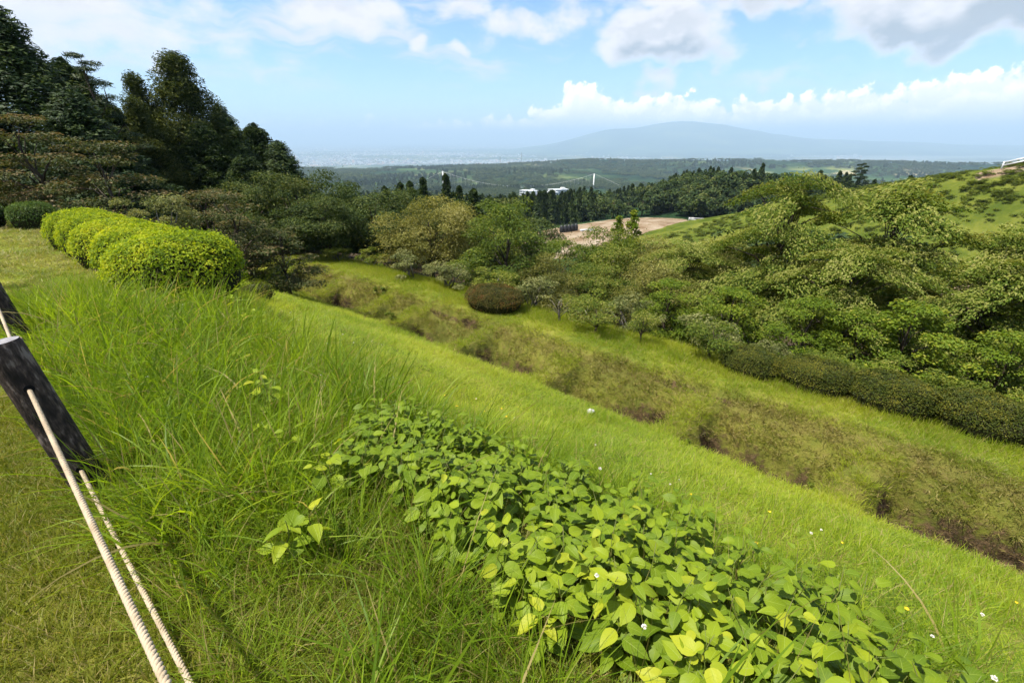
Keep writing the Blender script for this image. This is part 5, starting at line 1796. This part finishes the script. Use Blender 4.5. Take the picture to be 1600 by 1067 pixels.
def grow_grass():
    rng = np.random.default_rng(21)
    tall = [tuft(100 + i, 26, 0.50, 0.0085, 0.09, G_TALL, 0.45, 1.5, 5) for i in range(6)]
    tall += [tuft(206 + i, 13, 0.60, 0.014, 0.10, G_TALL, 0.45, 1.7, 6) for i in range(4)]
    fine = [tuft(110 + i, 34, 0.36, 0.0045, 0.10, G_TALL, 0.5, 1.3, 4) for i in range(4)]

    def d_tall(s, p):
        edge = -0.02 + 0.12 * fbm(s * 1.5, s * 0, 5, 2)
        up = sstep(edge, edge + 0.25, p) * (1 - sstep(1.9, 2.9, p + 0.6 * fbm(s * 0.7, p * 0.7, 6, 2)))
        near = sstep(1.0, 2.4, s + 0.9 * (p - 0.6))
        k = up * (0.16 + 0.84 * near) * (1 - 0.85 * weed_patch(s, p))
        return k * (0.35 + 0.65 * sstep(0.35, 0.55, fbm(s * 1.3, p * 1.3, 9, 2)))
    s, p = pts_in(rng, 3600, -2.6, 7.2, -0.05, 3.0, d_tall)
    seed_grass('tall_grass', tall, s, p, 0.65, 1.15, 'long arching green grass along the crest beside the rope fence', rng, lambda s, p: 0.8 + 0.35 * sstep(1.5, 3.5, s))
    s, p = pts_in(rng, 5600, -3.0, 8.5, -0.06, 3.6, lambda s, p: (1 - 0.9 * weed_patch(s, p)) * (1 - sstep(2.0, 3.2, p)) * sstep(-0.06, 0.2, p) * 0.85)
    seed_grass('fine_grass', fine, s, p, 0.5, 1.05, 'thin wispy grass stems between the long blades', rng, lambda s, p: 0.6 + 0.5 * sstep(0.5, 2.5, s + p - 1))

    stalk = [tuft(116 + i, 5, 0.62, 0.0028, 0.10, G_DRY, 0.35, 0.7, 4) for i in range(3)]
    s, p = pts_in(rng, 420, -2.4, 8.0, 0.2, 3.0, lambda s, p: 1 - 0.5 * weed_patch(s, p))
    seed_grass('straw_stalks', stalk, s, p, 0.6, 1.1, 'thin straw coloured stalks rising out of the long grass', rng)
    slope = [tuft(120 + i, 46, 0.15, 0.0065, 0.15, G_SLOPE, 0.7, 1.3, 3) for i in range(6)]
    s, p = pts_in(rng, 15000, -6.5, 24.0, 2.0, 8.3, lambda s, p: sstep(1.9, 2.6, p) * (1 - 0.6 * sstep(7.9, 8.3, p) * pit_mask(s, p)))
    seed_grass('slope_grass', slope, s, p, 0.6, 1.25, 'short yellow-green grass covering the bank down to the moat', rng, lambda s, p: 0.38 + 1.7 * fbm(s * 0.9, p * 0.9, 14, 3) ** 2.2)
    # long-bladed edge of the moat and the cross ridges
    edge = [tuft(130 + i, 40, 0.26, 0.008, 0.13, G_SLOPE, 0.7, 1.5, 4) for i in range(4)]
    s, p = pts_in(rng, 6500, -6.5, 21.0, 7.2, 9.9, lambda s, p: 0.55 * sstep(7.3, 7.9, p) * (1 - sstep(8.1, 8.6, p)) * (0.3 + 0.7 * (1 - pit_mask(s, p))) + 0.75 * (1 - pit_mask(s, p)) * sstep(7.9, 8.2, p))
    seed_grass('moat_edge_grass', edge, s, p, 0.45, 0.95, 'longer grass along the near edge and cross ridges of the moat', rng)
    bank = [tuft(140 + i, 44, 0.17, 0.007, 0.15, G_BANK, 0.65, 1.3, 3) for i in range(5)]
    s, p = pts_in(rng, 9000, -7.5, 23.0, 9.7, 13.6, lambda s, p: sstep(10.0, 10.2, p))
    seed_grass('bank_grass', bank, s, p, 0.6, 1.2, 'yellow-green grass on the bank beyond the moat', rng, lambda s, p: 0.7 + 0.9 * sstep(10.4, 11.4, p))
    dry = [tuft(150 + i, 26, 0.10, 0.011, 0.12, G_DRY, 1.1, 1.0, 2) for i in range(4)]
    s, p = pts_in(rng, 14000, -6.5, 21.0, 8.3, 10.25, lambda s, p: (0.6 + 0.4 * sstep(0.42, 0.6, fbm(s * 0.8, p * 1.4, 92, 3))) * (1 - 0.9 * np.exp(-((p - 9.25) / 0.16) ** 2) * sstep(0.38, 0.5, fbm(s * 0.42 + 7, s * 0 + 2, 12, 2))) * (0.3 + 0.7 * pit_mask(s, p)))
    seed_grass('dry_grass', dry, s, p, 0.5, 1.2, 'withered brownish turf on the far wall of the moat', rng, tilt=0.35)
    s, p = pts_in(rng, 4800, -6.5, 21.0, 8.3, 10.1, lambda s, p: sstep(0.55, 0.68, fbm(s * 1.3, p * 1.9, 93, 3)) + 0.10)
    seed_grass('wall_tufts', bank, s, p, 0.35, 0.8, 'scattered green tufts on the far wall of the moat', rng, tilt=0.3)
    lawn = [tuft(160 + i, 60, 0.07, 0.0046, 0.11, G_LAWN, 0.9, 1.1, 2) for i in range(6)]
    s, p = pts_in(rng, 14000, -0.5, 5.2, -2.6, 1.5, lambda s, p: 1.0 - 0.75 * sstep(0.6, 1.4, p))
    seed_grass('lawn_grass', lawn, s, p, 0.6, 1.3, 'mown dry-tipped lawn on the path side of the rope', rng)
    s, p = pts_in(rng, 8000, 5.2, 20.0, -6.0, 2.6, None)
    flawn = lawn[:3] + [tuft(165 + i, 60, 0.07, 0.0046, 0.11, G_DRY, 0.9, 1.1, 2) for i in range(3)]
    seed_grass('far_lawn_grass', flawn, s, p, 1.1, 2.0, 'mown lawn strip running to the round dark bushes', rng, lambda s, p: 0.6 + 0 * s)
    th = [tuft(170 + i, 26, 0.12, 0.0035, 0.14, G_DRY, 1.5, 0.6, 2) for i in range(3)]
    s, p = pts_in(rng, 1700, -2.2, 4.0, 0.15, 1.6, lambda s, p: 0.8)
    seed_grass('dead_thatch', th, s, p, 0.6, 1.3, 'dead brown grass stalks lying under the long grass', rng, tilt=0.3)


grow_grass()


# ------------------------------------------------------------------ broad-leaved weeds
def weed_leaf_mat():
    m, t = new_mat('weed_leaf')
    out = t.new('ShaderNodeOutputMaterial')
    oi = t.new('ShaderNodeObjectInfo')
    uvx, uvy = attr(t, 'lu'), attr(t, 'lv')
    f = t.math('ADD', t.math('MULTIPLY', oi.outputs['Random'], 0.75), t.math('MULTIPLY', attr(t, 'tint'), 0.4), clamp=True)
    tc = t.new('ShaderNodeTexCoord')
    mott = t.noise(tc.outputs['Object'], 28.0, 3, 0.6)
    f = t.math('ADD', f, t.math('MULTIPLY', t.math('SUBTRACT', mott, 0.5), 0.35), clamp=True)
    col = t.ramp(f, [(0.0, (0.085, 0.145, 0.006)), (0.35, (0.155, 0.22, 0.008)), (0.75, (0.225, 0.285, 0.010)), (1.0, (0.34, 0.355, 0.02))])
    # paler midrib and side veins
    mid = t.smooth(t.math('ABSOLUTE', uvx), 0.0, 0.07, 1.0, 0.0)
    wv = t.math('ABSOLUTE', t.math('SUBTRACT', t.math('FRACT', t.math('ADD', t.math('MULTIPLY', uvy, 7.0), t.math('MULTIPLY', t.math('ABSOLUTE', uvx), -2.2))), 0.5))
    vein = t.math('MAXIMUM', mid, t.smooth(wv, 0.0, 0.09, 0.55, 0.0))
    col = t.mix(t.math('MULTIPLY', vein, 0.6), col, (0.30, 0.38, 0.07))
    b = t.new('ShaderNodeBsdfPrincipled')
    t.put(b.inputs['Base Color'], col)
    b.inputs['Roughness'].default_value = 0.5
    b.inputs['Specular IOR Level'].default_value = 0.2
    bp = t.new('ShaderNodeBump'); bp.inputs['Strength'].default_value = 0.35; bp.inputs['Distance'].default_value = 0.004
    t.put(bp.inputs['Height'], t.math('SUBTRACT', 1.0, vein)); t.l.new(bp.outputs[0], b.inputs['Normal'])
    tr = t.new('ShaderNodeBsdfTranslucent')
    t.put(tr.inputs['Color'], t.vmath('MULTIPLY', col, (1.5, 1.4, 0.5)))
    mx = t.new('ShaderNodeMixShader'); mx.inputs[0].default_value = 0.32
    t.l.new(b.outputs[0], mx.inputs[1]); t.l.new(tr.outputs[0], mx.inputs[2])
    t.l.new(mx.outputs[0], out.inputs['Surface'])
    return m


def leaf_shape(seed):
    """broad ovate leaf with pointed tip and truncate base; unit length along +Y, blade arched -> V, F, lu, lv"""
    r = np.random.default_rng(seed)
    ys = np.array([0.0, 0.07, 0.22, 0.42, 0.62, 0.80, 0.92, 1.0])
    ws = np.array([0.12, 0.24, 0.325, 0.33, 0.255, 0.145, 0.055, 0.003])
    arch = r.uniform(0.12, 0.42); cup = r.uniform(-0.06, 0.16); bend = r.uniform(-0.10, 0.10); wob = r.uniform(0.01, 0.035)
    V, lu, lv = [], [], []
    for y, w in zip(ys, ws):
        for q in (-1.0, -0.5, 0.0, 0.5, 1.0):
            ww = w * (1 + 0.05 * math.sin(9 * y + seed))
            x = q * ww + bend * y * y
            z = -arch * y * y + cup * abs(q) * w * 1.6 + wob * math.sin(7 * y + 3 * q + seed) * abs(q) - (0.03 if q == 0 else 0)
            V.append((x, y - 0.04 * (1 - abs(q)) * (y < 0.05), z)); lu.append(q); lv.append(y)
    F = []
    for k in range(len(ys) - 1):
        for j in range(4):
            F.append((5 * k + j, 5 * k + j + 1, 5 * k + j + 6, 5 * k + j + 5))
    return np.array(V), np.array(F), np.array(lu), np.array(lv)


W_LEAF = weed_leaf_mat()
W_STEM = plain_mat('weed_stem_green', [(0.0, (0.09, 0.075, 0.02)), (1.0, (0.12, 0.17, 0.025))], 12.0, 0.5, 0.3)
LEAF_SHAPES = [leaf_shape(i) for i in range(9)]
LEAF_MESHES = [np_mesh('leaf', V, F, W_LEAF, True, {'tint': np.full(len(F), 0.3 + 0.05 * i)}, {'lu': lu, 'lv': lv}) for i, (V, F, lu, lv) in enumerate(LEAF_SHAPES)]


def grow_weed(rng, x, y, hgt, lean, n_leaf, leafL):
    """one stem with alternate leaves -> stem path, list of (matrix, shape index)"""
    z = Hs(x, y)
    top = np.array([lean[0], lean[1], hgt])
    k = np.linspace(0, 1, 6)
    wob = rng.normal(0, 0.012, (6, 3)) * k[:, None]
    path = np.array([x, y, z - 0.02]) + np.stack([top[0] * k ** 1.6, top[1] * k ** 1.6, top[2] * (k - 0.12 * k ** 2) / 0.88], 1) + wob
    out = []
    a0 = rng.random() * 6.28
    for i in range(n_leaf):
        q = 0.30 + 0.70 * (i + 0.5) / n_leaf
        p = np.array([np.interp(q, k, path[:, j]) for j in range(3)])
        az = a0 + i * 2.5 + rng.normal(0, 0.35)
        pet = rng.uniform(0.02, 0.05)
        d = np.array([math.cos(az), math.sin(az), rng.uniform(-0.25, 0.35)])
        d /= np.linalg.norm(d)
        base = p + d * pet
        L = leafL * rng.uniform(0.7, 1.15) * (1.0 - 0.45 * max(0, q - 0.8) / 0.2)
        roll = rng.normal(0, 0.30)
        Y = Vector(d); Z = Vector((0, 0, 1)) - Y * Y.z; Z.normalize()
        Xv = Y.cross(Z)
        Mx = Matrix(((Xv.x, Y.x, Z.x, 0), (Xv.y, Y.y, Z.y, 0), (Xv.z, Y.z, Z.z, 0), (0, 0, 0, 1)))
        M = Matrix.Translation(base) @ Mx @ Matrix.Rotation(roll, 4, 'Y') @ Matrix.Scale(L, 4)
        out.append((M, int(rng.integers(0, len(LEAF_SHAPES)))))
    return path, out


def weeds():
    rng = np.random.default_rng(33)
    cx, cy = xy(0.4, 1.5)
    root = empty('weed_thicket', on_ground(cx, cy))
    tag(root, 'thick patch of broad-leaved green weeds on the crest in front of the camera', 'weeds')
    inv = Matrix.Translation(-Vector(root.location))
    leaves = []
    n = 0
    cand = 0
    pts = []
    while len(pts) < 350 and cand < 6000:
        cand += 1
        s, p = rng.uniform(-1.6, 2.6), rng.uniform(0.8, 2.4)
        if bool(weed_patch(np.array([s]), np.array([p]))[0]) and all((s - a) ** 2 + (p - b) ** 2 > 0.048 ** 2 for a, b in pts):
            pts.append((s, p))
    for s, p in pts:
        x, y = xy(s, p)
        hgt = rng.uniform(0.16, 0.38)
        le = np.array([PX, PY]) * rng.uniform(0.0, 0.16) + rng.normal(0, 0.05, 2)
        path, lv = grow_weed(rng, x, y, hgt, le, 10, 0.084)
        a = Acc()
        a.add(*tube(path - np.array(root.location), np.linspace(0.0034, 0.0012, 6), 5))
        obj('stem', a.mesh('stem', W_STEM, True), root)
        leaves += lv
    eye = Vector((0, 0, CAM_H))
    # leaves that show largest: nearest to the eye and highest over the ground
    def rank(l):
        c = l[0].translation
        return (c - eye).length - 2.2 * (c.z - Hs(c.x, c.y))
    leaves.sort(key=rank)
    for M, k in leaves[:300]:
        o = obj('leaf', LEAF_MESHES[k], root)
        o.matrix_local = inv @ M
    V, F, T, LU, LV, n = [], [], [], [], [], 0
    for M, k in leaves[300:]:
        v, f, lu, lv = LEAF_SHAPES[k]
        A = np.array(inv @ M)
        V.append(v @ A[:3, :3].T + A[:3, 3]); F.append(f + n); n += len(v)
        T.append(np.full(len(f), rng.random())); LU.append(lu); LV.append(lv)
    if V:
        o = obj('leaves', np_mesh('leaves', np.concatenate(V), np.concatenate(F), W_LEAF, True, {'tint': np.concatenate(T)}, {'lu': np.concatenate(LU), 'lv': np.concatenate(LV)}), root)
        o['kind'] = 'stuff'
    # single plants that stand in the long grass
    for x, y, hgt, nl, L, lab in [
        (-1.75, 2.75, 0.46, 9, 0.085, 'leafy weed standing in long grass left of the thick patch'),
        (-2.55, 3.75, 0.46, 9, 0.085, 'yellow-green leafy weed farther back in the long grass'),
        (-1.45, 2.25, 0.40, 8, 0.085, 'low leafy weed half hidden in grass near the rope'),
        (-1.02, 1.42, 0.34, 7, 0.10, 'single weed with upright long leaves near the lower rope'),
        (-3.2, 5.2, 0.55, 10, 0.10, 'leafy weed below the nearest clipped bush'),
        (-3.7, 5.7, 0.55, 10, 0.10, 'tall leafy weed against the nearest clipped bush'),
        (-1.0, 1.95, 0.36, 8, 0.085, 'leafy weed at the thick patch\'s near corner'),
    ]:
        r = empty('broadleaf_weed', on_ground(x, y))
        tag(r, lab, 'weed', 'single weeds in the long grass')
        inv2 = Matrix.Translation(-Vector(r.location))
        for _ in range(2 if nl > 6 else 1):
            path, lv = grow_weed(rng, x + rng.normal(0, 0.05), y + rng.normal(0, 0.05), hgt * rng.uniform(0.8, 1.05), rng.normal(0, 0.06, 2), nl, L)
            a = Acc()
            a.add(*tube(path - np.array(r.location), np.linspace(0.004, 0.0018, 6), 5))
            obj('stem', a.mesh('stem', W_STEM, True), r)
            for M, k in lv:
                o = obj('leaf', LEAF_MESHES[k], r)
                o.matrix_local = inv2 @ M


weeds()


# ------------------------------------------------------------------ small things in the grass
def small_things():
    rng = np.random.default_rng(44)
    # white clover heads on thin stalks
    wm = plain_mat('clover_white', [(0.0, (0.55, 0.48, 0.40)), (0.5, (0.75, 0.72, 0.66)), (1.0, (0.80, 0.79, 0.75))], 90.0, 0.8, 0.2)
    ym = plain_mat('petal_yellow', [(0.0, (0.75, 0.42, 0.01)), (1.0, (0.82, 0.60, 0.02))], 40.0, 0.6, 0.3)
    st = plain_mat('stalk_green', [(0.0, (0.07, 0.13, 0.02)), (1.0, (0.14, 0.20, 0.04))], 20.0, 0.6, 0.2)
    C = unit(rng.normal(size=(70, 3)))
    C[:, 2] = np.abs(C[:, 2]) * 1.0 - 0.2
    v, f = leaf_quads(C * 0.009, unit(np.cross(C, rng.normal(size=C.shape))), C, 0.010, 0.0045, 0, 0)
    head = np_mesh('flower_head', v, f, wm)
    a = Acc(); a.add(*tube([(0, 0, -0.30), (0.01, 0.004, -0.15), (0, 0, 0)], [0.0014, 0.0013, 0.001], 4))
    stalk = a.mesh('stalk', st, True)
    a2 = np.linspace(0, 2 * np.pi, 9, endpoint=False)
    tn = np.stack([np.cos(a2), np.sin(a2), np.full(9, 0.25)], 1)
    v, f = leaf_quads(tn * 0.007, unit(np.stack([-np.cos(a2) * 0.25, -np.sin(a2) * 0.25, np.ones(9)], 1)), tn, 0.014, 0.006, 0, 0)
    daisy = np_mesh('flower_head', v, f, ym)
    spots = []
    for _ in range(46):
        s, p = rng.uniform(-2.6, 7.5), rng.uniform(0.5, 4.2)
        spots.append((s, p))
    for s, p in spots:
        x, y = xy(s, p)
        r = empty('clover_flower', (x, y, Hs(x, y) + (0.30 if p < 2.4 else 0.20) * rng.uniform(0.8, 1.3)), rng.random() * 6, rng.uniform(0.5, 0.9))
        tag(r, 'white clover head on a thin stalk in the grass', 'flower', 'white clover heads in the grass')
        obj('flower_head', head, r)
        obj('stalk', stalk, r)
    for _ in range(22):
        s, p = rng.uniform(-3.0, 4.0), rng.uniform(1.9, 4.6)
        x, y = xy(s, p)
        r = empty('yellow_flower', (x, y, Hs(x, y) + 0.15 * rng.uniform(0.8, 1.3)), rng.random() * 6, rng.uniform(0.8, 1.2))
        tag(r, 'tiny yellow flower on a thin stalk in the slope grass', 'flower', 'yellow flowers on the slope')
        obj('flower_head', daisy, r)
        obj('stalk', stalk, r)
    # lush tufts in the moat
    tm = [tuft(180, 170, 0.42, 0.010, 0.20, G_SLOPE, 0.75, 1.6, 4), tuft(181, 120, 0.34, 0.010, 0.16, G_SLOPE, 0.75, 1.6, 4)]
    for i, (s, p, k, lab) in enumerate([(5.15, 8.55, 1.25, 'lush grass tussock at the bottom of the middle moat pit'), (5.6, 8.5, 0.8, 'smaller lush tussock beside the one in the middle pit'),
                                        (1.9, 8.5, 0.8, 'grass tussock under the dark cross ridge in the moat'), (9.7, 8.55, 0.8, 'yellowish tussock against a cross ridge far along the moat'),
                                        (-2.3, 8.6, 0.7, 'tussock in the nearest moat pit by the bare earth')]):
        x, y = xy(s, p)
        o = obj('grass_tussock', tm[i % 2], None, on_ground(x, y), (0, 0, i), k)
        tag(o, lab, 'grass tuft', 'lush tussocks in the moat')
    tw = [tuft(184, 95, 0.55, 0.0055, 0.10, G_TALL, 0.5, 1.1, 6), tuft(185, 70, 0.45, 0.006, 0.09, G_TALL, 0.6, 1.3, 6)]
    for i, (s, p, k, lab) in enumerate([(0.95, 0.72, 1.0, 'fountain of thin long grass in front of the thick weed patch'), (1.5, 0.62, 0.95, 'grass tussock between the ropes and the weed patch'),
                                        (0.45, 0.70, 0.9, 'grass tussock at the lower edge of the picture, before the weeds'), (2.3, 0.75, 1.0, 'long grass tussock left of the weed patch\'s top corner')]):
        x, y = xy(s, p)
        o = obj('grass_tussock', tw[i % 2], None, on_ground(x, y), (0, 0, i * 1.3), k)
        tag(o, lab, 'grass tuft', 'long tussocks on the crest')
    # leafy weeds growing out of the moat wall
    lw = shrub(190, 0.35, 0.5, M_SHRUB, BARK, 8, 320, 0.07, 0.05, 4)
    for i, (s, p, k, lab) in enumerate([(14.6, 9.9, 1.1, 'broad-leaved weed hanging in the moat\'s far lip'), (19.4, 9.9, 1.0, 'small leafy weed at the far corner of the moat'), (12.6, 8.8, 0.9, 'small pale weed in a far moat pit'),
                                        (2.2, 8.55, 0.8, 'small dark weed on the cross ridge\'s edge'), (-0.2, 9.1, 0.7, 'small weed sprouting from the bare moat wall')]):
        x, y = xy(s, p)
        place(lw, SCN, 'moat_weed', lab, 'weed', x, y, i * 1.0, k, 'weeds growing in the moat')
    # pale stone on the slope
    V = unit(rng.normal(size=(1, 3)))
    import bmesh
    bm = bmesh.new()
    bmesh.ops.create_icosphere(bm, subdivisions=2, radius=0.075)
    for vv in bm.verts:
        k = 1 + 0.25 * (float(fbm(np.array([vv.co.x * 20 + 3]), np.array([vv.co.y * 20 + vv.co.z * 13]), 3, 2)[0]) - 0.5) * 2
        vv.co = Vector((vv.co.x * k * 1.2, vv.co.y * k, vv.co.z * k * 0.6))
    me = bpy.data.meshes.new('stone'); bm.to_mesh(me); bm.free()
    me.materials.append(plain_mat('stone_pale', [(0.0, (0.3, 0.29, 0.27)), (1.0, (0.5, 0.49, 0.46))], 20, 0.9, 0.2, 0.5))
    x, y = xy(3.66, 7.0)
    o = obj('stone', me, None, on_ground(x, y, 0.05), (0, 0, 0.5))
    tag(o, 'small pale stone lying in the slope grass', 'stone')


small_things()
